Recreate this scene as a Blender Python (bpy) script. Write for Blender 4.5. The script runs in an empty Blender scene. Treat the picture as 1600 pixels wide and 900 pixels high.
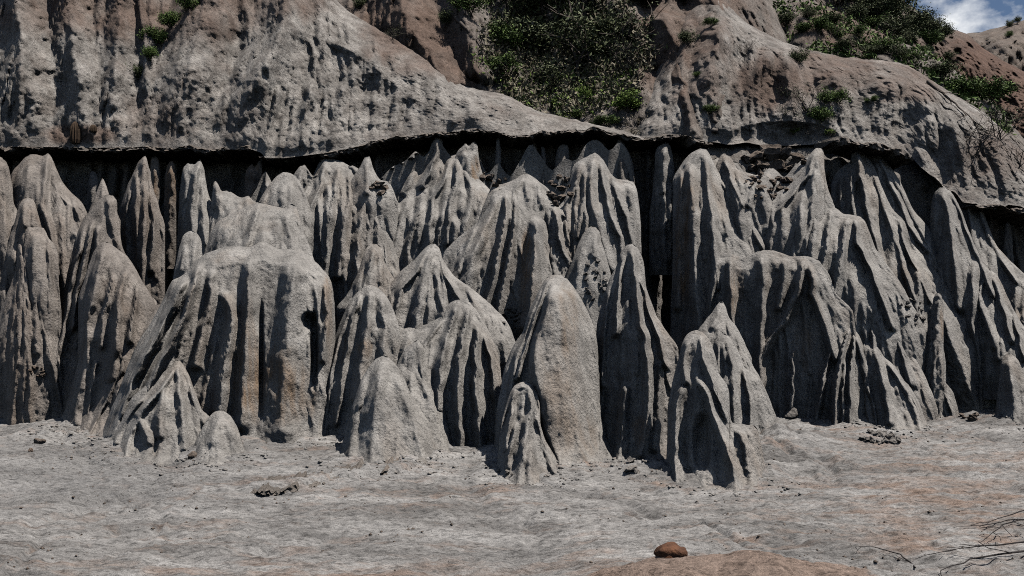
import bpy, bmesh, math, random
import numpy as np
from mathutils import Vector, Matrix

# ------------------------------------------------------------------ camera, sky, sun, exposure
scene = bpy.context.scene
C = scene.collection
FPX, HOR, EYE = 1537.0, 560.0, 1.6          # focal length and horizon row at 1600 px width, eye height (m)
cam_d = bpy.data.cameras.new('camera'); cam = bpy.data.objects.new('camera', cam_d); C.objects.link(cam)
cam_d.sensor_width = 36.0; cam_d.lens = FPX / 1600 * 36; cam_d.shift_y = (HOR - 450) / 1600
cam_d.clip_end = 2000
cam.location = (0, 0, EYE); cam.rotation_euler = (math.radians(90), 0, 0)
scene.camera = cam

SUN_EL, SUN_AZ = math.radians(65), math.radians(70)      # azimuth: from behind the camera towards the right
sdir = Vector((math.sin(SUN_AZ) * math.cos(SUN_EL), -math.cos(SUN_AZ) * math.cos(SUN_EL), math.sin(SUN_EL)))
sun_d = bpy.data.lights.new('sun', 'SUN'); sun = bpy.data.objects.new('sun', sun_d); C.objects.link(sun)
sun_d.energy = 5.0; sun_d.angle = math.radians(0.5); sun_d.color = (1.0, 0.955, 0.9)
sun.rotation_euler = sdir.to_track_quat('Z', 'Y').to_euler(); sun.location = (10, -10, 20)

world = bpy.data.worlds.new('World'); scene.world = world; world.use_nodes = True
nt = world.node_tree; nt.nodes.clear()
def wn(t): return nt.nodes.new(t)
w_out = wn('ShaderNodeOutputWorld'); w_bg = wn('ShaderNodeBackground'); w_sky = wn('ShaderNodeTexSky')
w_sky.sky_type = 'NISHITA'; w_sky.sun_disc = False; w_sky.sun_elevation = SUN_EL
w_sky.sun_rotation = math.atan2(sdir.x, sdir.y); w_sky.air_density = 0.9; w_sky.dust_density = 0.0; w_sky.ozone_density = 1.0; w_sky.altitude = 1500
w_bg.inputs['Strength'].default_value = 0.05
w_tc = wn('ShaderNodeTexCoord'); w_map = wn('ShaderNodeMapping'); w_map.inputs['Scale'].default_value = (1, 1, 1.6)
w_map.inputs['Location'].default_value = (5.64, 2.71, 4.57)
w_n = wn('ShaderNodeTexNoise'); w_n.inputs['Scale'].default_value = 7.0; w_n.inputs['Detail'].default_value = 9.0
w_n.inputs['Roughness'].default_value = 0.58
w_r = wn('ShaderNodeValToRGB'); w_r.color_ramp.elements[0].position = 0.55; w_r.color_ramp.elements[1].position = 0.67
w_mix = wn('ShaderNodeMixRGB'); w_mix.inputs['Color2'].default_value = (12.5, 12.8, 13.2, 1)
L = nt.links.new
L(w_tc.outputs['Generated'], w_map.inputs['Vector']); L(w_map.outputs['Vector'], w_n.inputs['Vector'])
L(w_n.outputs['Fac'], w_r.inputs['Fac']); L(w_r.outputs['Color'], w_mix.inputs['Fac'])
L(w_sky.outputs['Color'], w_mix.inputs['Color1']); L(w_mix.outputs['Color'], w_bg.inputs['Color']); L(w_bg.outputs['Background'], w_out.inputs['Surface'])

scene.view_settings.view_transform = 'Standard'; scene.view_settings.look = 'None'
scene.view_settings.gamma = 1.0; scene.view_settings.exposure = 0.5; scene.view_settings.use_curve_mapping = False
scene.cycles.max_bounces = 4; scene.cycles.diffuse_bounces = 0
scene.cycles.use_denoising = False; scene.cycles.pixel_filter_type = 'BLACKMAN_HARRIS'; scene.cycles.filter_width = 1.0

# ------------------------------------------------------------------ numpy noise
def _hash(ix, iy, iz, seed):
    with np.errstate(over='ignore'):
        h = ix * np.uint32(374761393) + iy * np.uint32(668265263) + iz * np.uint32(2147483647) + np.uint32((seed * 1274126177) & 0xFFFFFFFF)
        h = (h ^ (h >> np.uint32(13))) * np.uint32(1274126177)
        h = (h ^ (h >> np.uint32(16))) * np.uint32(2246822519)
    return ((h ^ (h >> np.uint32(15))) & np.uint32(0xFFFF)).astype(np.float32) / np.float32(32767.5) - np.float32(1)
def vnoise(x, y, z, seed=0):
    x, y, z = np.broadcast_arrays(x, y, z)
    fx, fy, fz = np.floor(x), np.floor(y), np.floor(z)
    ix, iy, iz = (q.astype(np.int64).astype(np.uint32) for q in (fx, fy, fz))
    u, v, w = ((p - q).astype(np.float32) for p, q in ((x, fx), (y, fy), (z, fz)))
    u = u * u * (3 - 2 * u); v = v * v * (3 - 2 * v); w = w * w * (3 - 2 * w)
    r = 0
    for a in (0, 1):
        for b in (0, 1):
            for c in (0, 1):
                r = r + _hash(ix + np.uint32(a), iy + np.uint32(b), iz + np.uint32(c), seed) * (u if a else 1 - u) * (v if b else 1 - v) * (w if c else 1 - w)
    return r
def fbm(x, y, z, oct=3, seed=0, gain=0.5):
    r, a = 0, 1.0
    for o in range(oct):
        r = r + a * vnoise(x, y, z, seed + o * 17); x, y, z = x * 2.03 + 3.1, y * 2.03 + 1.7, z * 2.03 + 5.3; a *= gain
    return r
def ridged(x, y, z, oct=3, seed=0, gain=0.5):
    r, a = 0, 1.0
    for o in range(oct):
        r = r + a * (1 - 2 * np.abs(vnoise(x, y, z, seed + o * 17))); x, y, z = x * 2.03 + 3.1, y * 2.03 + 1.7, z * 2.03 + 5.3; a *= gain
    return r

# ------------------------------------------------------------------ mesh helpers
def make_obj(name, verts, faces, mat, parent=None, smooth=True, attrs=None):
    me = bpy.data.meshes.new(name)
    verts = np.asarray(verts, dtype=np.float32)
    if isinstance(faces, np.ndarray):
        nf, k = faces.shape
        me.vertices.add(len(verts)); me.vertices.foreach_set('co', verts.ravel())
        me.loops.add(nf * k); me.loops.foreach_set('vertex_index', faces.astype(np.int32).ravel())
        me.polygons.add(nf); me.polygons.foreach_set('loop_start', np.arange(0, nf * k, k, dtype=np.int32))
        me.polygons.foreach_set('loop_total', np.full(nf, k, dtype=np.int32))
        me.update(calc_edges=True)
    else:
        me.from_pydata(verts.tolist(), [], faces); me.update()
    if smooth: me.polygons.foreach_set('use_smooth', np.ones(len(me.polygons), dtype=bool))
    for k, v in (attrs or {}).items():
        a = me.attributes.new(k, 'FLOAT', 'POINT'); a.data.foreach_set('value', np.asarray(v, dtype=np.float32))
    me.validate()
    me.materials.append(mat)
    o = bpy.data.objects.new(name, me); C.objects.link(o)
    if parent: o.parent = parent
    return o
def tag(o, label=None, cat=None, group=None, kind=None):
    if label: o['label'] = label
    if cat: o['category'] = cat
    if group: o['group'] = group
    if kind: o['kind'] = kind
    return o
def empty(name, loc):
    o = bpy.data.objects.new(name, None); C.objects.link(o); o.location = loc; o.empty_display_size = 0.1
    return o
def at(px, py, Y):
    return np.stack([(px - 800) / FPX * Y, Y + 0 * px, EYE + (HOR - py) / FPX * Y], axis=-1)
def atv(px, py, Y): return Vector(((px - 800) / FPX * Y, Y, EYE + (HOR - py) / FPX * Y))
def P(s):
    a = np.array([[float(q) for q in t.split(',')] for t in s.split()])
    return a

# ------------------------------------------------------------------ materials
def new_mat(name):
    m = bpy.data.materials.new(name); m.use_nodes = True; n = m.node_tree
    b = n.nodes['Principled BSDF']; b.inputs['Roughness'].default_value = 0.95
    b.inputs['Specular IOR Level'].default_value = 0.15
    return m, n, b
def nz(n, scale, detail=4, rough=0.6, vec=None):
    t = n.nodes.new('ShaderNodeTexNoise'); t.inputs['Scale'].default_value = scale
    t.inputs['Detail'].default_value = detail; t.inputs['Roughness'].default_value = rough
    if vec: n.links.new(vec, t.inputs['Vector'])
    return t
def ramp(n, src, stops):
    r = n.nodes.new('ShaderNodeValToRGB'); e = r.color_ramp.elements
    while len(e) < len(stops): e.new(0.5)
    for i, (p, c) in enumerate(stops):
        e[i].position = p; e[i].color = (c[0], c[1], c[2], 1) if hasattr(c, '__len__') else (c, c, c, 1)
    n.links.new(src, r.inputs['Fac']); return r
def mix(n, fac, a, b, mode='MIX'):
    m = n.nodes.new('ShaderNodeMixRGB'); m.blend_type = mode
    for s, k in ((fac, 'Fac'), (a, 'Color1'), (b, 'Color2')):
        if hasattr(s, 'is_output'): n.links.new(s, m.inputs[k])
        elif hasattr(s, '__len__'): m.inputs[k].default_value = (*s, 1)
        else: m.inputs[k].default_value = s
    return m.outputs['Color']
def mth(n, op, a, b=0.5):
    m = n.nodes.new('ShaderNodeMath'); m.operation = op
    for i, s in enumerate((a, b)):
        if hasattr(s, 'is_output'): n.links.new(s, m.inputs[i])
        else: m.inputs[i].default_value = s
    return m.outputs[0]
def coords(n, scale=(1, 1, 1)):
    tc = n.nodes.new('ShaderNodeNewGeometry'); mp = n.nodes.new('ShaderNodeMapping')
    mp.inputs['Scale'].default_value = scale; n.links.new(tc.outputs['Position'], mp.inputs['Vector']); return mp.outputs['Vector']
def attr(n, name):
    a = n.nodes.new('ShaderNodeAttribute'); a.attribute_name = name; return a.outputs['Fac']
def bump(n, b, layers):
    prev = None
    for src, dist, st in layers:
        k = n.nodes.new('ShaderNodeBump'); k.inputs['Distance'].default_value = dist; k.inputs['Strength'].default_value = st
        n.links.new(src, k.inputs['Height'])
        if prev: n.links.new(prev, k.inputs['Normal'])
        prev = k.outputs['Normal']
    n.links.new(prev, b.inputs['Normal'])

def pillar_material(name, c_lo, c_hi, c_st, grain=1.0):
    m, n, b = new_mat(name)
    p = coords(n); ps = coords(n, (1, 1, 0.16)); pl = coords(n, (0.35, 0.35, 1.6))
    base = ramp(n, nz(n, 2.2, 6, 0.62, p).outputs['Fac'], [(0.3, c_lo), (0.7, c_hi)]).outputs['Color']
    lay = ramp(n, nz(n, 2.6, 4, 0.6, pl).outputs['Fac'], [(0.35, 0.68), (0.65, 1.08)]).outputs['Color']
    base = mix(n, 0.7, base, lay, 'MULTIPLY')
    wet = ramp(n, nz(n, 4.5, 5, 0.65, ps).outputs['Fac'], [(0.40, 0.62), (0.52, 1.0)]).outputs['Color']
    base = mix(n, 0.6, base, wet, 'MULTIPLY')
    streak = ramp(n, nz(n, 7, 5, 0.65, ps).outputs['Fac'], [(0.42, 0.0), (0.62, 1.0)]).outputs['Color']
    st = mth(n, 'MULTIPLY', attr(n, 'stain'), mth(n, 'ADD', mth(n, 'MULTIPLY', streak, 0.75), 0.25))
    # faint warm dust everywhere
    warm = ramp(n, nz(n, 1.1, 4, 0.6, ps).outputs['Fac'], [(0.5, 0.0), (0.75, 0.38)]).outputs['Color']
    base = mix(n, warm, base, c_st)
    base = mix(n, st, base, c_st)
    gr = nz(n, 27, 4, 0.75, p); sp = ramp(n, gr.outputs['Fac'], [(0.3, 0.55), (0.47, 0.97), (0.7, 1.3)]).outputs['Color']
    base = mix(n, 0.85, base, sp, 'MULTIPLY')
    n.links.new(base, b.inputs['Base Color'])
    vo = n.nodes.new('ShaderNodeTexVoronoi'); vo.inputs['Scale'].default_value = 30; n.links.new(p, vo.inputs['Vector'])
    bump(n, b, [(nz(n, 11, 4, 0.65, ps).outputs['Fac'], 0.03, 0.55 * grain), (vo.outputs['Distance'], 0.012, 0.6 * grain), (gr.outputs['Fac'], 0.033, 1.0 * grain)])
    return m
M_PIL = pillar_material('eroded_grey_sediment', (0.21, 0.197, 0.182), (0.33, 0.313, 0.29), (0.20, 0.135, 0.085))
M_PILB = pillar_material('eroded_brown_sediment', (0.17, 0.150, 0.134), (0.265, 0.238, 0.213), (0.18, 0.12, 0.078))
M_WALL = pillar_material('rough_cliff_sediment', (0.17, 0.155, 0.14), (0.25, 0.23, 0.21), (0.17, 0.115, 0.075), 1.3)
M_CRUST = pillar_material('dark_crust', (0.17, 0.145, 0.125), (0.27, 0.24, 0.21), (0.15, 0.095, 0.06), 1.6)
M_CLOD = pillar_material('brown_clods', (0.16, 0.125, 0.10), (0.25, 0.205, 0.17), (0.19, 0.11, 0.07), 1.6)

def hill_material(name, grey_lo, grey_hi, brown_lo, brown_hi):
    m, n, b = new_mat(name)
    p = coords(n)
    g = ramp(n, nz(n, 3.2, 6, 0.68, p).outputs['Fac'], [(0.3, grey_lo), (0.68, grey_hi)]).outputs['Color']
    br = ramp(n, nz(n, 3.7, 6, 0.68, p).outputs['Fac'], [(0.3, brown_lo), (0.7, brown_hi)]).outputs['Color']
    f = mth(n, 'ADD', attr(n, 'stain'), mth(n, 'MULTIPLY', mth(n, 'SUBTRACT', nz(n, 1.3, 5, 0.65, p).outputs['Fac'], 0.42), 1.3))
    f = ramp(n, f, [(0.0, 0.0), (1.0, 1.0)]).outputs['Color']
    base = mix(n, f, g, br)
    dr = ramp(n, nz(n, 2.1, 7, 0.7, coords(n, (1.3, 0.6, 0.6))).outputs['Fac'], [(0.36, 0.55), (0.6, 1.1)]).outputs['Color']
    base = mix(n, 0.75, base, dr, 'MULTIPLY')
    gr = nz(n, 20, 5, 0.75, p); sp = ramp(n, gr.outputs['Fac'], [(0.3, 0.4), (0.5, 0.95), (0.7, 1.4)]).outputs['Color']
    base = mix(n, 0.85, base, sp, 'MULTIPLY')
    n.links.new(base, b.inputs['Base Color'])
    bump(n, b, [(nz(n, 9, 6, 0.72, p).outputs['Fac'], 0.07, 0.85), (gr.outputs['Fac'], 0.05, 1.0)])
    return m
M_HILL = hill_material('pale_hill_soil', (0.165, 0.147, 0.132), (0.39, 0.365, 0.335), (0.125, 0.09, 0.072), (0.21, 0.157, 0.13))
M_HILLB = hill_material('brown_hill_soil', (0.15, 0.13, 0.115), (0.26, 0.235, 0.21), (0.115, 0.08, 0.062), (0.195, 0.14, 0.112))
M_HILLR = hill_material('red_hill_soil', (0.12, 0.10, 0.085), (0.20, 0.17, 0.145), (0.10, 0.062, 0.048), (0.16, 0.105, 0.08))

def ground_material():
    m, n, b = new_mat('pale_dry_ground')
    p = coords(n); pw = coords(n, (0.55, 1.6, 1))
    base = ramp(n, nz(n, 1.1, 8, 0.68, pw).outputs['Fac'], [(0.37, (0.13, 0.123, 0.116)), (0.64, (0.31, 0.298, 0.284))]).outputs['Color']
    br = mth(n, 'ADD', attr(n, 'stain'), mth(n, 'MULTIPLY', mth(n, 'SUBTRACT', nz(n, 2.3, 6, 0.7, pw).outputs['Fac'], 0.52), 2.6))
    br = ramp(n, br, [(0.05, 0.0), (0.6, 1.0)]).outputs['Color']
    brc = ramp(n, nz(n, 14, 5, 0.7, p).outputs['Fac'], [(0.3, (0.15, 0.11, 0.087)), (0.7, (0.265, 0.20, 0.163))]).outputs['Color']
    base = mix(n, br, base, brc)
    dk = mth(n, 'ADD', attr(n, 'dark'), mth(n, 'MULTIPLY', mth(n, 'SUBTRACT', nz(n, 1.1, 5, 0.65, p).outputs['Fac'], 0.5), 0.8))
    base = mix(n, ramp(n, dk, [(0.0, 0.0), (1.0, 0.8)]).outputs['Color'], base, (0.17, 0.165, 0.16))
    cr = nz(n, 16, 6, 0.75, pw); flk = ramp(n, cr.outputs['Fac'], [(0.38, 0.3), (0.5, 0.95), (0.72, 1.4)]).outputs['Color']
    base = mix(n, 0.8, base, flk, 'MULTIPLY')
    gr = nz(n, 45, 4, 0.75, p); sp = ramp(n, gr.outputs['Fac'], [(0.3, 0.5), (0.46, 0.97), (0.7, 1.3)]).outputs['Color']
    base = mix(n, 0.75, base, sp, 'MULTIPLY')
    n.links.new(base, b.inputs['Base Color'])
    bump(n, b, [(cr.outputs['Fac'], 0.03, 0.95), (gr.outputs['Fac'], 0.013, 0.95)])
    return m
M_GROUND = ground_material()

def simple_mat(name, lo, hi, scale=6, bumpd=0.02, rough=0.9):
    m, n, b = new_mat(name); p = coords(n); b.inputs['Roughness'].default_value = rough
    t = nz(n, scale, 5, 0.65, p)
    n.links.new(ramp(n, t.outputs['Fac'], [(0.3, lo), (0.7, hi)]).outputs['Color'], b.inputs['Base Color'])
    bump(n, b, [(nz(n, scale * 5, 4, 0.7, p).outputs['Fac'], bumpd, 0.8)])
    return m
def leaf_mat(name, lo, hi):
    m, n, b = new_mat(name); b.inputs['Roughness'].default_value = 0.6
    g = n.nodes.new('ShaderNodeNewGeometry'); r = ramp(n, g.outputs['Random Per Island'], [(0.0, lo), (1.0, hi)])
    n.links.new(r.outputs['Color'], b.inputs['Base Color'])
    b.inputs['Transmission Weight'].default_value = 0.0
    return m
M_LEAF = leaf_mat('green_leaves', (0.03, 0.055, 0.014), (0.13, 0.19, 0.05))
M_LEAFD = leaf_mat('dark_leaves', (0.028, 0.04, 0.017), (0.115, 0.13, 0.06))
M_LEAFY = leaf_mat('fresh_leaves', (0.07, 0.12, 0.02), (0.22, 0.30, 0.07))
M_TWIG = simple_mat('grey_twigs', (0.06, 0.048, 0.04), (0.13, 0.11, 0.095), 12, 0.005)
M_DEAD_SHADOW = simple_mat('black_wood_and_shadow', (0.012, 0.010, 0.010), (0.035, 0.03, 0.028), 12, 0.003)  # near black: also colours the strands that stand in for tree shadow
M_STRAW = leaf_mat('dry_grass', (0.10, 0.085, 0.055), (0.21, 0.185, 0.13))
M_STONE = simple_mat('rusty_stone', (0.04, 0.022, 0.016), (0.15, 0.07, 0.038), 9, 0.02)
M_CACT = simple_mat('brown_cactus', (0.03, 0.02, 0.013), (0.075, 0.05, 0.033), 20, 0.01)

# ------------------------------------------------------------------ ground height
APRON = []      # (x, y, height, radius): sediment fans at the feet of the front formations
def sstep(a, b, x):
    t = np.clip((x - a) / (b - a), 0, 1); return t * t * (3 - 2 * t)
def ground_base(x, y):
    z = 0.1 * np.log1p(np.exp(np.clip((y - 10) / 0.7, -30, 30))) * 0.7
    z = z - 0.1 * np.maximum(y - 18.5, 0)
    # red-brown mound near the camera
    z = z + 0.33 * np.exp(-(((x - 1.38) / 1.25) ** 2 + ((y - 6.35) / 0.62) ** 2)) 
    return z
def solve_ground(px, py):
    lo, hi = 6.8, 18.0
    for _ in range(40):
        mid = (lo + hi) / 2
        z = ground_base((px - 800) / FPX * mid, np.float64(mid)); pz = HOR + (EYE - z) / mid * FPX
        if pz > py: lo = mid
        else: hi = mid
    return (lo + hi) / 2

# ------------------------------------------------------------------ relief builder for pillars, walls and hills
def seg_dist(px, py, line):
    d = np.full(px.shape, 1e9)
    for i in range(len(line) - 1):
        ax, ay = line[i]; bx, by = line[i + 1]
        vx, vy = bx - ax, by - ay; L2 = vx * vx + vy * vy + 1e-9
        t = np.clip(((px - ax) * vx + (py - ay) * vy) / L2, 0, 1)
        d = np.minimum(d, (px - ax - t * vx) ** 2 + (py - ay - t * vy) ** 2)
    return np.sqrt(d)
def smooth_line(a, step):
    d = np.r_[0, np.cumsum(np.hypot(np.diff(a[:, 0]), np.diff(a[:, 1]))) ]
    # Catmull-Rom through the traced points
    out = []
    for i in range(len(a) - 1):
        p0 = a[max(i - 1, 0)]; p1 = a[i]; p2 = a[i + 1]; p3 = a[min(i + 2, len(a) - 1)]
        k = max(2, int((d[i + 1] - d[i]) / step))
        t = np.linspace(0, 1, k, endpoint=False)[:, None]
        m1 = (p2 - p0) * 0.42; m2 = (p3 - p1) * 0.42
        out.append((2*t**3-3*t**2+1)*p1 + (t**3-2*t**2+t)*m1 + (-2*t**3+3*t**2)*p2 + (t**3-t**2)*m2)
    out.append(a[-1:]); return np.concatenate(out)

SEED = [100]
RIBK = 1.7
def relief(name, outline, Yt, Yb, base, mat, ribs=(), auto=(19, 0.6), R=None, T=None, stain=(), seed=1, extra=45,
           noise=1.0, ds=2.3, dr=2.5, gamma=2.2, back=0.9, front=False, crumble=0.0, hill=False, dents=(), smax=1.0, botline=None, fine=0.55, yaw=0.0, behind=None):
    rng = np.random.RandomState(seed)
    o = smooth_line(np.array(outline), 4.0)
    o[:, 0] += 1.2 * vnoise(o[:, 0] / 9, o[:, 1] / 9, seed + 0.5 * np.ones(len(o)), seed) * min(noise, 1.5) if not hill else 0
    o[:, 1] += 1.2 * vnoise(o[:, 0] / 9, o[:, 1] / 9, seed + 7.5 * np.ones(len(o)), seed) * noise * (2.0 if hill else 1)
    o[:, 0] = np.maximum.accumulate(o[:, 0] + np.arange(len(o)) * 1e-4)
    bot = base + extra
    if bot < o[0, 1] + 4: bot = o[0, 1] + 4
    if bot < o[-1, 1] + 4: bot = o[-1, 1] + 4
    el = np.r_[0, np.cumsum(np.hypot(np.diff(o[:, 0]), 0.33 * np.diff(o[:, 1])))]
    nc = int(max(14, el[-1] / ds))
    s = np.linspace(0, el[-1], nc)
    cx = np.interp(s, el, o[:, 0]); cy = np.interp(s, el, o[:, 1])
    top = cy.min(); xl, xr = cx[0], cx[-1]; xc = cx[np.argmin(cy)]
    nr = int(max(14, (bot - top) / dr))
    v = np.linspace(0, 1, nr) ** (1.0 if hill else 1.25)
    bl = np.full(nc, bot)
    if botline is not None: bl = np.maximum(np.interp(cx, botline[:, 0], botline[:, 1]), cy + 4)
    PX = np.repeat(cx[:, None], nr, 1); PY = cy[:, None] + (bl[:, None] - cy[:, None]) * v[None]
    foot = np.clip((bl[:, None] - PY) / 110.0, 0, 1) if botline is not None else 1.0
    # the sides splay a little towards the foot
    full = np.concatenate([[[xl - 3, bot + 200]], o[:-1:2], o[-1:], [[xr + 3, bot + 200]]])
    e = seg_dist(PX, PY, full)
    width = xr - xl
    if R is None: R = float(np.clip(0.46 * width, 10, 62))
    mpx = Yb / FPX
    if T is None: T = R * mpx * 1.05
    t = np.clip((base - PY) / (base - top), -0.25 if front or hill else 0.0, 1.0)
    y0 = Yb + (Yt - Yb) * np.sign(t) * np.abs(t) ** gamma
    y0 = y0 + yaw * (PX - 0.5 * (xl + xr)) * mpx
    q = np.clip(e / R, 0, 1)
    Y = y0 + T * (1 - 0.4 * np.sqrt(np.clip(1 - (1 - q) ** 2, 0, 1)) - 0.6 * (q if not hill else np.sqrt(np.clip(1 - (1 - q) ** 2, 0, 1))))
    # ribs hanging from the crest: rounded crests, sharp grooves between
    lobes = np.zeros_like(Y)
    rl = []
    for r in ribs:
        w, h = r[0], r[1]; rl.append((np.array(r[2:], float).reshape(-1, 2), w, h))
    if auto:
        sp, hf = auto
        x = xl + sp * (0.3 + 0.4 * rng.rand())
        while x < xr - sp * 0.3:
            yt = np.interp(x, cx, cy) + rng.rand() * sp * 1.4
            if rng.rand() < 0.35: yt += (base - yt) * rng.rand() * 0.6
            fan = 0.30 * (x - (0.5 * xc + 0.25 * (xl + xr))) / (0.5 * width + 1)
            fan += rng.randn() * 0.05; ph = rng.rand() * 6.28
            yy = np.linspace(yt, bot, 9)
            xx = x + fan * (yy - yt) * (0.6 + 0.4 * (yy - yt) / max(bot - yt, 1)) + np.sin(yy / 47 + ph) * sp * 0.16 + np.cumsum(rng.randn(9)) * sp * 0.09
            w = sp * (0.55 + 0.5 * rng.rand())
            rl.append((np.stack([xx, yy], 1), w, w * hf * (0.6 + 0.8 * rng.rand())))
            x += sp * (0.65 + 0.75 * rng.rand())
    if fine and not hill:
        x = xl + 5 * rng.rand()
        while x < xr:
            yt = np.interp(x, cx, cy); yt = yt + (base - yt) * rng.rand() * 0.75
            fan = 0.34 * (x - (0.5 * xc + 0.25 * (xl + xr))) / (0.5 * width + 1) + rng.randn() * 0.06
            yy = np.linspace(yt, min(bot, yt + 40 + 160 * rng.rand()), 7)
            xx = x + fan * (yy - yt) + np.cumsum(rng.randn(7)) * 1.1
            w = 4 + 5 * rng.rand(); rl.append((np.stack([xx, yy], 1), w, w * fine * (0.4 + 0.8 * rng.rand())))
            x += 5 + 9 * rng.rand()
    for pts, w, h in rl:
        i = np.argsort(pts[:, 1]); xs = np.interp(PY, pts[i, 1], pts[i, 0]); y1, y2 = pts[:, 1].min(), pts[:, 1].max()
        if isinstance(w, tuple): wl, w = w; asym = wl / w
        else: asym = 1.0
        grow = 0.65 + 0.6 * np.clip((PY - y1) / max(base - y1, 1), 0, 1)
        ww = w * grow
        dd = PX - xs + 2.2 * vnoise(PY / 17, PX / 40, 0 * PX + w, seed + 5); dd = np.where(dd < 0, -dd / asym, dd) / ww
        ds_ = np.sqrt(dd * dd + 0.0025) - 0.05; cv = 0.35 + 0.6 * (((int(w * 37) + int(y1) * 13 + seed) % 7) / 6.0)
        tt = np.clip(1 - ds_, 0, 1)
        prof = (1 - cv) * (1 - np.clip(ds_, 0, 1) ** 2) + cv * tt ** 1.6
        prof = np.where(ds_ < 1, prof, 0)
        w = min(w, 30); ramp_in = sstep(y1 - 3, y1 + 1.1 * w, PY) * (1 - sstep(y2, y2 + w * 1.2, PY) if y2 < base - 5 else 1)
        lobes = np.maximum(lobes, h * (1 + 0.45 * (cv - 0.35)) * prof * ramp_in)
    edge = 0.25 + 0.75 * np.clip(e / 14, 0, 1)
    mp = Y / FPX
    Y = Y - lobes * mp * edge * smax * RIBK * foot
    for (dx, dy, rx, ry, dep) in dents:        # hollows worn into a face
        g = np.clip(1 - ((PX - dx) / rx) ** 2 - ((PY - dy) / ry) ** 2, 0, 1)
        Y = Y + dep * g
    if front: Y = Y - 0.20 * np.exp(-np.clip(base - PY, -20, 400) / 20.0) * np.clip(e / 10, 0, 1)
    if behind is not None:                     # stay behind the formations that stand in front
        i = np.clip(((PX + 100) / 8 + 0.5).astype(int), 0, behind.shape[0] - 1); j = np.clip(((PY - 180) / 8 + 0.5).astype(int), 0, behind.shape[1] - 1)
        Y = np.maximum(Y, behind[i, j] + 0.3)
    W = at(PX, PY, Y); X, Z = W[..., 0], W[..., 2]
    if hill:
        a = hill
        wx = 0.35 * fbm(X / 0.9, Y / 0.9, Z / 0.9, 2, seed + 12)
        gul = np.abs(vnoise((X + wx) / 0.62, Y / 2.6, Z / 2.4, seed + 3)); gul2 = np.abs(vnoise((X + 0.5 * wx) / 0.27, Y / 1.3, Z / 1.2, seed + 4))
        d = a * (0.75 * np.minimum(gul, 0.5) + 0.5 * np.minimum(gul2, 0.45) + 0.20 * fbm(X / 0.8, Y / 0.9, Z / 0.7, 3, seed) + 0.15 * fbm(X / 0.22, Y / 0.4, Z / 0.3, 4, seed + 6, 0.7) - 0.22 * ridged((X + 0.25 * wx) / 0.17, Y / 1.4, Z / 1.1, 2, seed + 8))
        Y = Y - d * np.clip(e / 8, 0.0, 1) * np.clip(foot * 5, 0.12, 1)
    else:
        wx = 0.10 * vnoise(X / 0.5, Y / 0.5, Z / 0.35, seed + 31)
        d = -0.042 * ridged((X + wx) / 0.22, Y / 0.5, Z / 1.4, 2, seed + 1) + 0.03 * fbm(X / 0.26, Y / 0.26, Z / 0.9, 3, seed) + 0.020 * fbm(X / 0.10, Y / 0.10, Z / 0.24, 2, seed + 4) + 0.013 * vnoise(X / 0.04, Y / 0.04, Z / 0.045, seed + 8)
        if crumble: d = d + crumble * (0.07 * ridged(X / 0.22, Y / 0.25, Z / 0.55, 3, seed + 2) + 0.04 * fbm(X / 0.09, Y / 0.09, Z / 0.1, 3, seed + 6))
        Y = Y - d * noise * np.clip(e / 6, 0.15, 1)
    W = at(PX, PY, Y)
    st = np.zeros_like(PX)
    for (sx, sy, rx, ry, a) in stain:
        wob = 0.35 * vnoise(PX / 14, PY / 30, 0 * PX + sx, seed + 21)
        bl_ = np.clip(1.35 - ((PX - sx) / rx) ** 2 - ((PY - sy) / ry) ** 2 + wob, 0, 1)
        st = np.maximum(st, a * bl_) if a > 0 else st + a * bl_
    front_v = W.reshape(-1, 3)
    idx = np.arange(nc * nr).reshape(nc, nr)
    f1 = np.stack([idx[:-1, :-1], idx[:-1, 1:], idx[1:, 1:], idx[1:, :-1]], -1).reshape(-1, 4)
    # back half, coarse, closes the body
    nb = 7; vb = np.linspace(0, 1, nb) ** 1.2
    sel = np.unique(np.r_[0:nc:3, nc - 1]); ncb = len(sel)
    BX = np.repeat(cx[sel][:, None], nb, 1); BY = cy[sel][:, None] + (bot - cy[sel][:, None]) * vb[None]
    eb = seg_dist(BX, BY, full); tb = np.clip((base - BY) / (base - top), -0.25, 1)
    yb0 = Yb + (Yt - Yb) * np.sign(tb) * np.abs(tb) ** gamma + T + yaw * (BX - 0.5 * (xl + xr)) * mpx
    YB = yb0 + back * T * np.sqrt(np.clip(1 - (1 - np.clip(eb / R, 0, 1)) ** 2, 0, 1))
    WB = at(BX, BY, YB).reshape(-1, 3)
    off = len(front_v); ib = np.arange(ncb * nb).reshape(ncb, nb) + off
    f2 = np.stack([ib[:-1, :-1], ib[1:, :-1], ib[1:, 1:], ib[:-1, 1:]], -1).reshape(-1, 4)
    V = np.concatenate([front_v, WB]); F = np.concatenate([f1, f2])
    sta = np.r_[st.ravel(), np.zeros(len(WB))]
    ob = make_obj(name, V, F, mat, attrs={'stain': sta})
    return ob


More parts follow.
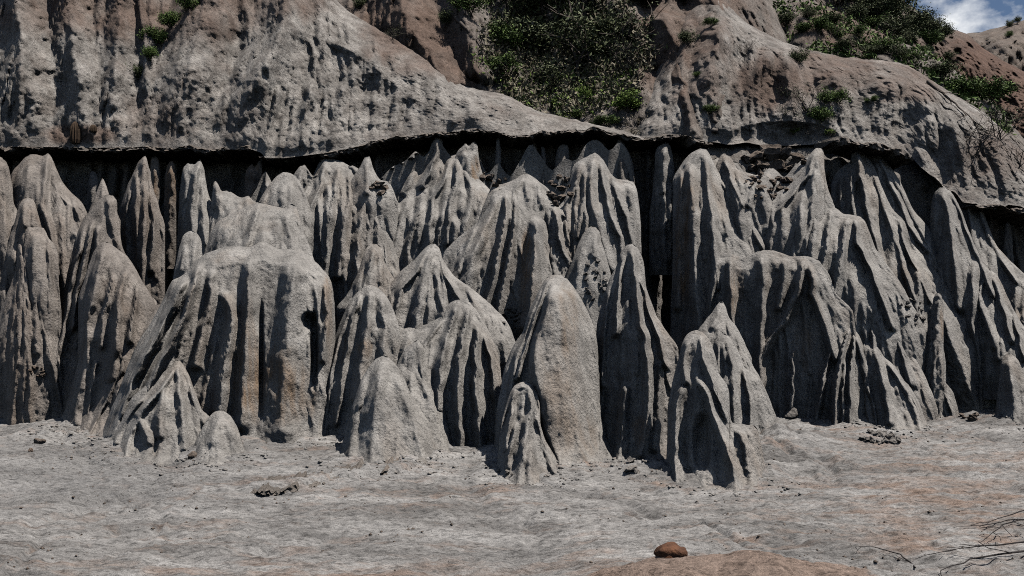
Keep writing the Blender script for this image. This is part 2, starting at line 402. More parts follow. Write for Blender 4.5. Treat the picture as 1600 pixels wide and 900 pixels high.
FORMS = []
def form(name, label, cat, group, Yt, Yb, base, outline, ribs=(), mat=None, order=None, flare=0.3, push=0.0, **k):
    a = P(outline) if isinstance(outline, str) else outline
    front = Yb == 'g'
    if front:
        Yb = solve_ground((a[0, 0] + a[-1, 0]) / 2, base) + push; Yt = Yb + Yt * 0.75
    else:
        if mat is None:      # hidden flanks spread towards the foot
            top = a[:, 1].min(); ym = top + 0.38 * (base - top); i0 = int(np.argmin(a[:, 1])); a = a.copy()
            sg = np.where(np.arange(len(a)) < i0, -1.0, 1.0); fl = flare if isinstance(flare, tuple) else (flare, flare)
            a[:, 0] += np.where(sg < 0, -fl[0], fl[1]) * np.maximum(a[:, 1] - ym, 0)
        Yb = 12 + (Yb - 12) * 1.3; Yt = Yb + 1.3 * 0.6 * (Yt - (12 + (Yb - 12) / 1.3))
    FORMS.append(dict(name=name, label=label, cat=cat, group=group, Yt=Yt, Yb=Yb, base=base, a=a, ribs=ribs, mat=mat, front=front, k=k,
                      order=a[:, 1].min() if order is None else order))
def build_forms():
    """from the front row to the back: each formation stands behind those that overlap it"""
    CE = 8; gxn, gyn = np.meshgrid(np.arange(-100, 1720, CE), np.arange(180, 780, CE), indexing='ij')
    zb = np.zeros(gxn.shape)
    for f in sorted(FORMS, key=lambda f: -f['order']):
        SEED[0] += 1
        a, k = f['a'], f['k']; w = a[-1, 0] - a[0, 0]
        R = k.get('R') or float(np.clip(0.46 * w, 10, 62)); Tm = k.get('T') or R * f['Yb'] / FPX * 1.05
        tops = np.interp(gxn, a[:, 0], a[:, 1], left=1e6, right=1e6)
        ext = k.get('extra', 45 if f['front'] else 110); bot = f['base'] + (0 if f['front'] else ext)
        ins = (gyn > tops) & (gyn < bot)
        t = np.clip((f['base'] - gyn) / (f['base'] - a[:, 1].min()), 0, 1) ** 2.2
        Y = f['Yb'] + (f['Yt'] - f['Yb']) * t
        ov = ins & (zb > 0); sh = 0.0
        if ov.any(): sh = max(0.0, np.percentile((zb - Y)[ov], 82) + 0.04)
        lim = 18.75 - f['Yt']
        sh2 = min(sh, max(lim, 0)); lean = 0
        Yb, Yt = f['Yb'] + sh, f['Yt'] + sh2
        Yt = max(Yt, Yb + 0.05)
        if f['front'] and sh > 0.35: f['front'] = False; k['extra'] = 90
        Y = Yb + (Yt - Yb) * t
        zb = np.where(ins, np.maximum(zb, Y + 0.35 * Tm), zb)
        
        if f['front']:
            for q in np.linspace(0, 1, 7):
                px = a[0, 0] + w * q
                APRON.append(((px - 800) / FPX * Yb, Yb + 0.25 + 0.35 * (2 * q - 1) ** 2, 0.08, 0.4))
        k = dict(k); k['extra'] = ext if 'extra' not in k else k['extra']
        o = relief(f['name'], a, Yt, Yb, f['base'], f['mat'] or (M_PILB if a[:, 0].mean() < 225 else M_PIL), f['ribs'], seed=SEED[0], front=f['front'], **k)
        tag(o, f['label'], f['cat'], f['group'])
    return zb

# ------------------------------------------------------------------ hills (structure)
HILLS = []
DL = 2.3                                   # the ledge and all behind it
LEDGE = P('-520,236 -300,226 -100,232 0,230 60,229 130,231 210,230 230,228 260,232 340,233 395,234 409,239 414,247 445,247 500,240 545,232 590,220 650,211 720,205 760,208 812,212 860,207 930,202 965,209 1000,215 1060,215 1112,222 1150,224 1220,226 1302,222 1345,226 1380,228 1405,237 1428,248 1450,268 1475,294 1500,308 1530,320 1570,323 1610,330 1700,344 1850,370')
def hill(name, Yt, Yb, base, outline, ribs, amp, mat, **k):
    SEED[0] += 1
    o = relief(name, P(outline), Yt + DL, Yb + DL, base, mat, ribs, auto=k.pop('auto', None), seed=SEED[0], hill=amp, ds=k.pop('ds', 2.6), dr=k.pop('dr', 2.3), gamma=k.pop('gamma', 1.0), **k)
    tag(o, kind='structure'); HILLS.append(o); return o
_x = np.arange(1100, 1850, 5.0); _y = np.interp(_x, LEDGE[:, 0], LEDGE[:, 1]); _o = np.ones(len(_x))
LEDGE_R = np.concatenate([LEDGE[LEDGE[:, 0] < 1100], np.stack([_x, _y + np.clip((_x - 1380) / 60, 0.25, 1) * 13 * fbm(_x / 30, _o, _o * 0.3, 3, 88)], 1)])
hill('hill_far', 62, 55, 300, '1380,150 1440,80 1490,58 1535,49 1580,38 1625,28 1700,40 1800,110 1900,220', [(60, 40, 1590, 45, 1560, 110, 1500, 160), (40, 26, 1640, 40, 1620, 130, 1600, 200)], 1.6, M_HILLR,
     R=80, T=5, extra=10, ds=4, dr=4, back=0.5)
hill('hill_red_ridge', 33, 27, 330, '1060,120 1120,-60 1200,-110 1290,-70 1360,-25 1410,0 1445,24 1480,45 1508,52 1540,78 1600,112 1680,160 1800,260 1900,330',
     [(70, 40, 1440, 30, 1420, 120, 1380, 200), (60, 36, 1530, 75, 1480, 160, 1450, 260), (50, 30, 1640, 140, 1590, 220, 1570, 300)], 0.8, M_HILLR,
     R=110, T=4, stain=[(1540, 130, 120, 90, 1.0), (1640, 200, 100, 90, 0.9)], auto=(24, 0.5), extra=10, ds=3.2, dr=3, back=0.5)
hill('hill_green_shoulder', 25.5, 21.5, 330, '1100,150 1130,10 1180,-50 1230,-25 1272,0 1320,24 1366,47 1416,70 1466,93 1500,116 1560,170 1640,260 1760,340',
     [(60, 30, 1280, 5, 1260, 80, 1240, 160), (60, 30, 1400, 66, 1370, 120, 1340, 180), (60, 40, 1520, 140, 1500, 230, 1490, 300)], 0.45, M_HILLB,
     R=90, T=2.2, stain=[(1330, 40, 120, 40, 0.8)], auto=(26, 0.5), extra=10, ds=3, dr=2.8, back=0.6)
hill('hill_gully', 24, 18.6, 240, '440,200 470,40 520,-40 640,-90 800,-110 960,-90 1080,-70 1180,-30 1230,60 1270,200',
     [(70, 60, 600, -80, 640, 40, 700, 130), (60, 50, 700, -90, 725, 20, 745, 110), (50, 40, 1010, -60, 1050, 60, 1085, 210), (60, 40, 1110, -60, 1120, 60, 1120, 200), (40, 26, 820, 120, 830, 170, 850, 220)],
     0.45, M_HILLB, R=120, T=3, stain=[(620, 60, 120, 80, 0.9), (1080, 60, 110, 120, 0.75), (700, 110, 60, 50, 0.8)], extra=25, back=0.4, auto=(26, 0.5), dents=[(870, 90, 130, 110, 1.1), (1035, 8, 60, 22, 1.0)])
hill('hill_right', 21.2, 17.05, 300, '985,215 1010,150 1040,70 1085,10 1120,-8 1135,4 1160,30 1213,61 1253,74 1300,86 1345,91 1380,95 1420,103 1443,117 1483,143 1533,173 1566,202 1620,255 1700,330 1780,350',
     [(50, 34, 1130, 20, 1110, 110, 1080, 210), (42, 26, 1215, 64, 1180, 120, 1140, 200), (46, 28, 1225, 66, 1235, 130, 1240, 190), (60, 32, 1310, 90, 1300, 150, 1290, 215),
      (56, 30, 1400, 105, 1380, 150, 1340, 205), (54, 34, 1440, 120, 1450, 190, 1420, 250), (44, 30, 1480, 150, 1500, 230, 1520, 290), (40, 26, 1540, 190, 1570, 260, 1590, 310), (30, 22, 1440, 230, 1455, 280, 1465, 310)],
     0.34, M_HILL, R=46, T=1.2, stain=[(1200, 130, 60, 50, 0.9), (1290, 110, 100, 40, 0.7), (1420, 130, 60, 40, 0.55), (1090, 120, 50, 50, 0.5), (1080, 60, 60, 60, 0.8), (1560, 240, 60, 40, 0.45), (1420, 190, 80, 30, -0.6), (1100, 190, 40, 40, -0.5)],
     extra=45, back=0.3, botline=LEDGE_R, auto=(22, 0.55), dents=[(1225, 213, 85, 24, 0.4), (1475, 262, 14, 40, 0.22), (1525, 265, 16, 45, 0.22)])
hill('hill_left', 20.8, 17.0, 230, '-420,250 -380,-20 -250,-90 -60,-110 150,-120 330,-110 470,-70 533,7 576,37 630,70 673,97 706,123 746,140 793,150 840,173 900,187 945,197 1000,212 1030,240',
     [(60, 44, -250, -60, -260, 100, -240, 220), (60, 40, -120, -80, -110, 100, -130, 220), (62, 44, 10, -90, 35, 60, 30, 150, 20, 230), (44, 42, 100, -60, 112, 50, 125, 130, 128, 230), (46, 30, 190, -80, 185, 60, 175, 150, 180, 230),
      (64, 46, 330, -60, 310, 60, 290, 140, 270, 230), (66, 44, 450, -40, 440, 50, 410, 110, 385, 160, 372, 235), (44, 15, 470, 40, 560, 85, 630, 140, 690, 185, 740, 215), (24, 26, 440, 120, 425, 180, 412, 235), (24, 26, 490, 120, 480, 170, 465, 235),
      (24, 24, 540, 120, 530, 180, 518, 235), (22, 20, 585, 140, 585, 200, 580, 230), (24, 20, 640, 160, 635, 205, 625, 230), (30, 18, 760, 150, 740, 190, 700, 215)],
     0.34, M_HILL, R=60, T=1.1, stain=[(230, 10, 260, 60, 0.75), (120, 10, 90, 50, 0.6), (600, 60, 60, 40, 0.8), (130, 210, 70, 16, 0.85), (660, 110, 50, 30, 0.6), (240, 190, 60, 40, 0.4), (340, 20, 60, 40, 0.5), (480, 90, 110, 60, -0.7), (660, 150, 90, 40, -0.7), (120, 110, 40, 70, -0.5), (500, 190, 100, 40, -0.3)],
     extra=22, back=0.3, botline=LEDGE, auto=(21, 0.62))

# ------------------------------------------------------------------ the cliff wall behind the pillars (structure)
o = relief('cliff', P('-700,300 -640,240 -400,228 0,232 200,234 405,240 420,246 520,240 600,222 740,208 930,206 1000,214 1110,226 1180,228 1310,228 1420,250 1500,290 1600,326 1800,350 2100,420 2200,460'),
           20.4, 20.0, 700, M_WALL, (), auto=(17, 0.8), R=26, T=0.5, seed=77, extra=20, ds=3.2, dr=3.6, crumble=0.5, noise=1.3)
tag(o, kind='structure')

# ------------------------------------------------------------------ overhanging crust ledges
def ledge(label, line, th=6, depth=1.5, seed=5, dl=DL, cat='rock ledge', name='rock_ledge'):
    a = smooth_line(np.array([[float(q) for q in t.split(',')] for t in line.split()]), 5.0)   # px, py, Y
    n = len(a); s = np.r_[0, np.cumsum(np.hypot(np.diff(a[:, 0]), np.diff(a[:, 1])))]
    k = int(s[-1] / 1.8); q = np.linspace(0, s[-1], k)
    px, py, Y = (np.interp(q, s, a[:, i]) for i in range(3)); Y = Y + dl
    one = np.ones(k)
    py = py + 3.6 * fbm(q / 22, one * seed, one * 0, 3, seed); Y = Y + 0.10 * fbm(q / 22, one * 3, one * seed, 3, seed + 1)
    tk = th * (0.8 + 0.6 * fbm(q / 9, one * 9, one * seed, 3, seed + 2)); tk = np.maximum(tk, 2.5)
    taper = np.clip(np.minimum(q, s[-1] - q) / 14, 0.25, 1); tk = tk * taper
    prof = [(depth, -1.0), (0.5, -1.0), (0.2, -1.0), (0.06, -1.0), (0.0, -0.6), (0.03, 0.0), (0.0, 0.5), (0.07, 1.0), (0.22, 0.7), (0.5, 0.6), (depth, 0.6)]
    V = []
    for d, h in prof:
        jit = 0.06 * fbm(q / 5, one * (h * 3 + d * 5), one * seed, 2, seed + 3)
        yy = Y + d + jit * (0.3 if d > 0.6 else 1)
        W = at(px, py, Y); W[:, 1] = yy; W[:, 0] = (px - 800) / FPX * Y
        W[:, 2] += tk * 0.5 * h * -1 * Y / FPX + (0.15 * d if h < 0 else 0.02 * d) + 0.5 * jit
        V.append(W)
    V = np.stack(V, 1); m = len(prof); idx = np.arange(k * m).reshape(k, m)
    F = np.stack([idx[:-1, :-1], idx[1:, :-1], idx[1:, 1:], idx[:-1, 1:]], -1).reshape(-1, 4)
    caps = [tuple(int(i) for i in idx[0]), tuple(int(i) for i in idx[-1][::-1])]
    return tag(make_obj(name, V.reshape(-1, 3), [tuple(map(int, f)) for f in F] + caps, M_CRUST, smooth=False, attrs={'stain': np.zeros(k * m)}), label, cat, 'crust ledges')
ledge('long straight dark crust ledge overhanging the spires at the left', '-520,236,17.0 -300,226,17.0 -100,232,17.0 0,230,17.0 60,229,16.95 130,231,16.95 210,230,16.9 230,228,16.9 260,232,16.9 340,233,16.95 395,234,16.95 412,240,17.05', seed=5)
ledge('arched crust ledge sweeping over the middle spires', '405,247,16.95 445,247,16.95 500,240,16.9 545,232,16.9 590,220,16.9 650,211,16.9 720,205,16.85 760,208,16.85 812,212,16.8 860,207,16.85 930,202,16.85 965,209,16.9 1000,215,17.0 1060,215,17.05 1112,222,17.1', seed=15)
ledge('short broken crust ledge capping the twin spires at the right', '1302,221,16.9 1325,222,16.85 1345,226,16.85 1380,228,16.85 1405,237,16.85 1428,248,16.9', seed=25, th=10, depth=1.2)
ledge('low crust ledge over a dark hollow at the right edge', '1520,321,16.7 1545,320,16.6 1570,324,16.6 1610,331,16.6 1700,345,16.6 1850,370,16.7', seed=35, th=6)
ledge('thin flaking crust step on the bare ground left of centre', ' '.join('%g,%g,%.3f' % (x, y, solve_ground(x, y)) for x, y in [(386, 771), (430, 769), (480, 763), (520, 752), (560, 748), (610, 741), (664, 729)]), seed=55, th=9, depth=0.55, dl=0.0, cat='crust step', name='crust_step')
ledge('small flat crust slab on the pale column beside the dark slot', '1066,212,16.75 1080,216,16.7 1098,222,16.7 1114,223,16.75', seed=45, th=6, depth=0.8)

# ------------------------------------------------------------------ pillars, ridges and domes: (traced crest, ribs)
G1, G2, G3, G4 = 'back row spires under the ledge', 'middle ridges of the cliff', 'front pillars on the ground', 'right hand fluted ridges'
CAT = 'rock pillar'
def spire(label, *a, **k): return form('earth_spire', label, 'rock spire', a[0], *a[1:], **k)
def ridge(label, *a, **k): return form('earth_ridge', label, 'rock ridge', a[0], *a[1:], **k)
def dome(label, *a, **k): return form('earth_dome', label, 'rock dome', a[0], *a[1:], **k)
def col(label, *a, **k): return form('broken_column', label, 'rock column', a[0], *a[1:], mat=M_WALL, crumble=0.6, auto=(9, 0.5), **k)

# thin broken columns in the shade under the ledge
GC = 'broken columns in the shade under the ledge'
col('crumbly stub column left of the tiny pointed cone', GC, 17.62, 17.58, 330, '133,335 136,300 140,272 146,268 153,276 154,300 158,335')
col('narrow brown column just right of the tallest left spire', GC, 17.62, 17.58, 320, '234,330 235,260 238,246 246,246 249,262 249,330', stain=[(242, 280, 10, 50, 0.9)])
col('ragged brown column hanging in the shade left of the split spire', GC, 17.62, 17.58, 310, '256,320 258,275 262,256 270,252 274,270 275,320', stain=[(266, 285, 12, 50, 0.9)])
col('jagged brown column at the break between the two long ledges', GC, 17.62, 17.58, 320, '382,330 383,275 388,262 394,256 398,262 404,252 409,248 410,280 407,330', stain=[(396, 290, 14, 50, 0.7)])
col('thin lit column in the shade under the middle of the arched ledge', GC, 17.62, 17.58, 285, '769,290 773,260 775,222 779,214 782,224 782,262 786,290')
col('slender crooked column beside the knobby column', GC, 17.62, 17.58, 280, '842,282 845,258 842,240 845,229 851,232 853,243 850,252 855,266 857,282')
col('wide shaded column behind the clod heap under the arched ledge', GC, 17.62, 17.58, 280, '866,290 868,245 874,228 885,226 889,236 889,290')
col('slim column in front of the dark slot under the arched ledge', GC, 17.62, 17.58, 300, '955,300 960,240 964,222 970,216 978,230 986,246 991,268 993,300')

# ---- back row, left to right
spire('tall column cut off by the left edge of the picture', G1, 16.6, 15.4, 640, '-75,640 -70,420 -60,300 -40,252 -15,242 2,246 12,258 19,290 22,320 40,345 42,380 40,430 44,500 48,640', [(14, 10, 2, 250, 8, 330, 10, 420, 5, 560), (16, 12, -30, 260, -25, 400, -20, 600)], auto=(26, 0.5))
spire('broad twin headed spire at the upper left under the straight ledge', G1, 16.8, 15.8, 440, '12,430 14,330 18,272 30,256 43,243 57,241 68,243 75,239 84,254 97,283 113,303 127,315 132,340 128,380 130,430',
      [(13, 13, 75, 242, 72, 280, 66, 320, 80, 360, 88, 430), (12, 11, 80, 262, 90, 300, 108, 320, 106, 430), (16, 9, 45, 246, 40, 300, 36, 360), (10, 10, 112, 306, 124, 345, 120, 430)], auto=(30, 0.4), yaw=-0.3)
ridge('lumpy dark block with rounded knobs at the far left', G1, 16.1, 15.7, 400, '22,400 24,345 30,320 40,308 52,311 58,330 62,360 64,400', [(11, 10, 38, 312, 38, 350), (9, 9, 54, 325, 52, 352)], auto=(16, 0.5), crumble=0.3)
spire('tiny pointed cone between the big left cone and the ledge', G1, 16.6, 16.3, 340, '146,345 149,315 154,292 160,279 166,290 170,305 176,345', auto=(10, 0.5))
spire('tall isolated spire with a needle tip standing in dark shade', G1, 16.9, 16.3, 470, '184,470 186,345 190,318 200,288 212,264 216,251 221,249 227,242 233,262 240,297 250,327 258,356 254,380 244,410 243,470',
      [(12, 13, 226, 246, 226, 300, 224, 380, 222, 460), (9, 11, 213, 268, 213, 330, 216, 420), (11, 12, 234, 270, 240, 340, 236, 420), (9, 8, 201, 292, 197, 350, 199, 420)], auto=None, flare=0.0, yaw=-0.5)
spire('split tipped spire with a narrow lit right face', G1, 16.7, 15.9, 430, '270,430 275,400 279,330 282,285 288,258 298,255 305,257 312,248 319,264 323,292 330,315 344,340 352,365 355,430',
      [(11, 12, 312, 252, 304, 290, 297, 330, 300, 400), (9, 10, 290, 262, 286, 320, 283, 390), (10, 9, 318, 272, 316, 320, 322, 380), (9, 8, 330, 320, 336, 350, 338, 400)], auto=None, flare=(0.0, 0.25), yaw=-0.5)
ridge('low saddle ridge with a thumb shaped knob', G1, 16.4, 16.0, 390, '326,390 330,330 333,292 337,283 342,290 346,299 358,298 370,306 378,309 388,305 396,314 404,322 408,390', [(9, 9, 337, 286, 338, 320), (10, 8, 386, 308, 388, 350)], auto=(14, 0.5))
dome('round domed knob below the break of the two ledges', G1, 16.5, 16.1, 350, '406,350 410,313 417,294 430,277 443,269 458,272 470,286 476,302 480,350', [(12, 8, 441, 286, 440, 330)], auto=(22, 0.35))
ridge('broad peaked ridge with deep flutes right of the domed knob', G2, 16.6, 15.2, 440, '440,440 445,325 455,308 467,293 487,277 499,252 510,243 522,249 533,252 547,260 557,274 575,291 588,300 593,330 600,440',
      [(14, 16, 510, 246, 500, 290, 485, 330, 474, 420), (12, 14, 532, 256, 522, 300, 512, 350, 508, 430), (12, 14, 548, 264, 545, 310, 535, 360, 530, 430), (12, 13, 572, 292, 566, 340, 560, 380, 556, 440), (10, 10, 487, 280, 470, 320, 455, 380)], auto=(14, 0.9), crumble=0.3, yaw=-0.3)
spire('stubby dark cone tucked under the arched ledge', G1, 16.9, 16.6, 310, '548,315 554,275 562,262 570,246 578,244 583,262 590,280 604,286 608,315', [(10, 10, 575, 248, 572, 300)], auto=(14, 0.5))
ridge('smooth shoulder ridge behind the big arched block', G2, 15.9, 15.2, 430, '328,430 332,365 340,347 355,338 378,326 402,316 412,318 428,322 444,325 452,318 462,322 470,345 478,430',
      [(12, 12, 404, 320, 396, 350, 385, 385), (14, 10, 446, 326, 452, 360, 462, 400), (16, 8, 355, 340, 345, 400)], auto=(26, 0.45), yaw=-0.3)
spire('small cone peeking over the big arched block', G2, 15.3, 14.9, 430, '380,430 392,386 413,378 428,368 440,358 456,370 472,386 484,404 490,430', [(10, 9, 440, 362, 430, 390), (10, 9, 452, 370, 462, 400)], auto=(16, 0.5))
dome('narrow hooded dome left of the big arched block', G2, 15.6, 15.0, 460, '268,470 273,430 280,388 287,368 297,361 308,364 315,378 316,400 318,470', [(8, 9, 310, 368, 304, 400, 300, 450), (10, 8, 288, 370, 282, 420)], auto=None, flare=(0.05, 0.2))
ridge('slanting flat topped slab among the left pillars', G2, 15.9, 15.3, 500, '36,420 40,358 52,355 69,357 76,372 90,392 92,440 94,500 60,500', [(8, 8, 74, 366, 78, 420, 76, 490)], auto=(26, 0.35), R=16, flare=0.0)
ridge('rough veined buttress low on the left', G2, 15.6, 15.0, 560, '8,560 14,470 24,420 27,378 35,376 42,392 50,408 60,418 68,430 70,500 74,560', [(8, 7, 30, 380, 34, 430, 28, 520), (8, 8, 46, 402, 56, 470, 58, 550), (6, 6, 38, 440, 42, 540)], auto=(9, 0.6), crumble=0.15)
spire('long leaning cone whose left root reaches the ground', G3, 16.0, 14.95, 672, '-6,690 3,662 20,627 45,608 67,592 88,566 97,530 104,495 100,455 108,405 126,350 137,333 150,317 163,305 173,304 183,313 182,330 187,350 191,386 207,412 220,446 236,470 242,520 244,690',
      [(15, 20, 132, 345, 122, 395, 108, 450, 98, 520, 88, 570, 60, 600, 20, 640), (12, 16, 144, 345, 132, 400, 122, 450, 112, 510), (11, 13, 152, 350, 152, 380, 143, 440), (9, 10, 168, 306, 172, 340, 186, 390, 204, 420), (10, 9, 60, 600, 55, 640, 50, 680)], auto=None, yaw=-0.25)
ridge('curling low ridge at the left edge above the bare ground', G2, 15.6, 15.0, 660, '-90,690 -60,640 -30,612 0,592 16,577 32,556 40,530 46,518 56,516 66,527 73,546 76,580 78,690', [(12, 14, 50, 520, 44, 560, 20, 600, -10, 640), (10, 10, 66, 535, 62, 590, 60, 660)], auto=(24, 0.4), order=303)
spire('pointed cone standing in front of the leaning cone at the left', G3, 0.95, 'g', 670, '82,690 100,640 112,600 122,563 118,530 113,494 127,452 140,412 150,388 163,377 176,384 198,400 212,420 226,445 240,468 246,500 222,545 190,580 170,640 160,690',
      [(18, 16, 163, 382, 150, 430, 138, 500, 132, 570, 118, 660), (11, 14, 196, 420, 186, 470, 180, 530, 176, 590), (9, 10, 214, 440, 210, 480, 204, 530), (8, 9, 178, 430, 164, 480, 158, 540), (10, 9, 150, 560, 140, 620, 135, 670)], auto=None, yaw=-0.3)
ridge('lit sloping rib between the left cone and the big arched block', G3, 0.6, 'g', 676, '105,690 125,650 150,612 160,575 165,553 178,548 195,544 206,520 214,500 228,486 242,476 256,480 262,520 262,690', [(10, 10, 200, 545, 185, 590, 160, 640, 140, 680)], auto=(26, 0.4), order=377.5)

# ---- the big arched block and its foot
form('earth_block', 'huge flat faced block with an arched hollow and brown stained face', 'rock pillar', G3, 1.0, 'g', 686,
     '150,700 165,660 186,610 200,570 214,538 238,500 258,462 270,438 287,429 300,413 320,397 347,387 367,384 393,385 407,378 420,381 433,388 460,390 483,401 506,422 519,446 523,500 521,560 500,620 486,690',
     [(15, 26, 290, 432, 268, 480, 236, 540, 205, 600, 178, 680), (15, 24, 312, 408, 302, 450, 282, 510, 250, 570, 225, 620), (12, 16, 332, 420, 328, 470, 318, 520, 305, 570), (17, 22, 350, 455, 362, 485, 364, 500, 352, 560, 343, 640),
      (22, 16, 390, 400, 388, 470, 384, 540, 378, 660), (34, 20, 462, 400, 455, 470, 446, 560, 440, 670), (10, 14, 508, 440, 512, 490, 505, 560)], auto=None, R=26, T=0.5,
     stain=[(390, 590, 26, 70, 0.9), (440, 600, 34, 60, 0.85), (380, 540, 20, 60, 0.5), (470, 620, 30, 40, 0.6), (512, 480, 8, 60, 0.6)], dents=[(482, 502, 14, 16, 0.3), (491, 548, 8, 66, 0.45), (408, 560, 5, 100, 0.3), (430, 590, 10, 30, 0.06)])
ridge('fluted buttress spreading over the ground below the big block', G3, 0.55, 'g', 706, '152,712 168,690 186,664 206,622 238,595 262,576 277,563 284,565 292,580 302,604 316,640 330,655 345,712',
      [(10, 13, 276, 568, 258, 600, 225, 640, 205, 680, 196, 710), (9, 12, 278, 568, 280, 610, 285, 660, 288, 700), (9, 12, 256, 590, 252, 630, 250, 680), (8, 11, 292, 585, 304, 625, 318, 660), (10, 14, 215, 640, 222, 665, 232, 690), (8, 10, 225, 620, 200, 650, 180, 690)], auto=None)
dome('low rounded hump at the foot of the fluted buttress', G3, 0.3, 'g', 716, '292,718 302,696 312,676 324,654 336,643 347,642 360,650 371,668 381,698 388,718', [(12, 6, 345, 650, 330, 690), (10, 5, 356, 655, 366, 700)], auto=None)

# ---- centre, back to front
spire('slim ridge spire rising to the top of the arched ledge', G1, 16.8, 16.0, 330, '594,330 602,305 611,280 640,263 666,243 676,221 686,210 692,222 691,245 700,262 712,330', [(10, 12, 686, 214, 680, 250, 660, 290), (12, 10, 650, 262, 630, 300)], auto=(18, 0.5), yaw=-0.3)
spire('blunt column with a brown right edge beside the central peak', G1, 16.7, 16.1, 300, '708,300 713,240 721,230 728,224 733,230 739,222 746,226 748,262 750,300', auto=(14, 0.4), stain=[(742, 265, 8, 25, 0.9)], crumble=0.3)
ridge('large central peak with branching ribs', G2, 16.3, 15.1, 455, '552,455 562,400 570,384 584,369 598,345 607,318 632,301 656,290 676,277 692,264 697,250 706,242 720,243 729,256 746,277 765,296 774,312 776,380 772,455',
      [(13, 16, 704, 246, 694, 280, 676, 310, 672, 350, 668, 400), (10, 14, 716, 248, 714, 285, 702, 320, 700, 380), (12, 15, 726, 256, 738, 290, 736, 320, 726, 350, 722, 400), (12, 14, 760, 298, 752, 320, 744, 350, 735, 400), (15, 12, 640, 302, 625, 350, 612, 400), (11, 13, 660, 320, 650, 350, 640, 380, 632, 440), (10, 12, 610, 330, 592, 370, 575, 430), (9, 10, 690, 350, 682, 400)], auto=(15, 0.8), crumble=0.2, yaw=-0.3)
spire('knobby column at the back above the pale saddle', G1, 16.8, 16.0, 310, '806,310 814,275 820,252 823,232 826,221 837,222 840,240 840,262 846,285 852,310', [(8, 8, 830, 226, 832, 262)], auto=(12, 0.4), stain=[(836, 265, 6, 12, 0.8)], crumble=0.3)
ridge('pale saddle ridge between the central peak and the clod heap', G2, 16.0, 15.5, 360, '758,360 764,300 772,290 790,286 806,280 820,271 832,276 845,286 857,297 862,315 866,360', [(9, 10, 820, 275, 804, 300, 796, 340), (9, 9, 838, 284, 848, 320), (8, 8, 820, 278, 826, 310)], auto=(16, 0.5))
spire('pointed spire touching the ledge above the right central cone', G1, 16.8, 16.2, 320, '884,320 890,262 897,240 912,222 920,217 926,208 933,213 945,220 952,245 960,262 968,320', [(9, 9, 926, 212, 922, 250), (9, 9, 945, 224, 950, 270)], auto=(14, 0.5), crumble=0.3, yaw=-0.2)
ridge('right central cone with fanned out ribs left of the dark slot', G2, 16.4, 15.4, 470, '862,470 868,335 874,317 886,297 895,262 906,250 918,244 930,239 940,247 952,266 963,279 980,281 990,284 996,300 1000,335 1002,385 1002,470',
      [(11, 13, 908, 252, 897, 290, 886, 320), (12, 14, 930, 243, 922, 280, 925, 320, 940, 365, 955, 420), (10, 13, 938, 250, 944, 290, 950, 320, 968, 370, 980, 430), (11, 13, 956, 272, 968, 310, 980, 340, 990, 400), (10, 11, 984, 288, 992, 330, 996, 420), (10, 11, 912, 300, 908, 330, 900, 370), (9, 9, 880, 312, 872, 350)], auto=(13, 0.8), flare=(0.2, 0.0))
ridge('narrow crumbling rib running down beside the brown streaked face', G2, 15.5, 14.5, 540, '842,540 846,400 849,330 857,319 867,317 878,324 888,334 894,348 896,385 904,425 917,452 924,480 926,540', [(9, 12, 866, 322, 872, 360, 884, 400, 902, 440, 914, 500), (8, 10, 886, 336, 890, 380), (8, 9, 856, 330, 862, 400, 872, 460)], auto=(12, 0.6), crumble=0.7)
dome('small smooth dome hidden between the central cones', G2, 15.2, 14.8, 450, '896,450 900,390 909,368 918,357 927,353 937,362 942,384 944,450', [(9, 9, 934, 362, 930, 400)], auto=(16, 0.4))
ridge('small pile of knobs left of the central cone', G2, 15.2, 14.7, 480, '545,480 556,455 562,420 567,398 576,384 586,380 597,388 602,410 612,440 622,480', [(9, 10, 584, 384, 576, 420, 566, 460), (9, 10, 596, 392, 596, 440)], auto=(12, 0.7), crumble=0.25)
ridge('pointed mid cone with two spreading shoulders', G2, 15.0, 14.2, 560, '600,560 604,470 613,440 626,424 646,407 660,392 668,384 680,381 688,391 691,404 706,427 726,443 746,460 763,481 777,505 782,560',
      [(10, 14, 668, 388, 652, 425, 628, 450, 615, 500), (12, 15, 672, 390, 664, 430, 655, 470, 650, 520), (11, 14, 686, 396, 694, 430, 716, 462, 740, 500), (10, 12, 680, 400, 684, 440, 695, 490), (8, 9, 730, 450, 750, 490)], auto=(14, 0.75), yaw=-0.25)
ridge('steep cone with deep dark folds and a brown streaked right face', G2, 15.5, 14.5, 520, '690,520 697,402 704,383 720,367 746,347 762,324 771,301 786,295 806,303 822,321 836,330 852,347 860,383 864,428 864,480 866,520',
      [(15, 20, 776, 302, 758, 350, 738, 400, 728, 450, 718, 510), (9, 14, 792, 300, 788, 350, 778, 400, 768, 450, 756, 500), (9, 14, 806, 306, 804, 350, 796, 400, 786, 450, 776, 500), (19, 26, 838, 334, 836, 400, 832, 450, 826, 510), (9, 10, 745, 352, 728, 390, 712, 430, 702, 480)], auto=None, R=34, stain=[(823, 405, 9, 45, 1.0), (818, 460, 8, 40, 0.8)], yaw=-0.2)
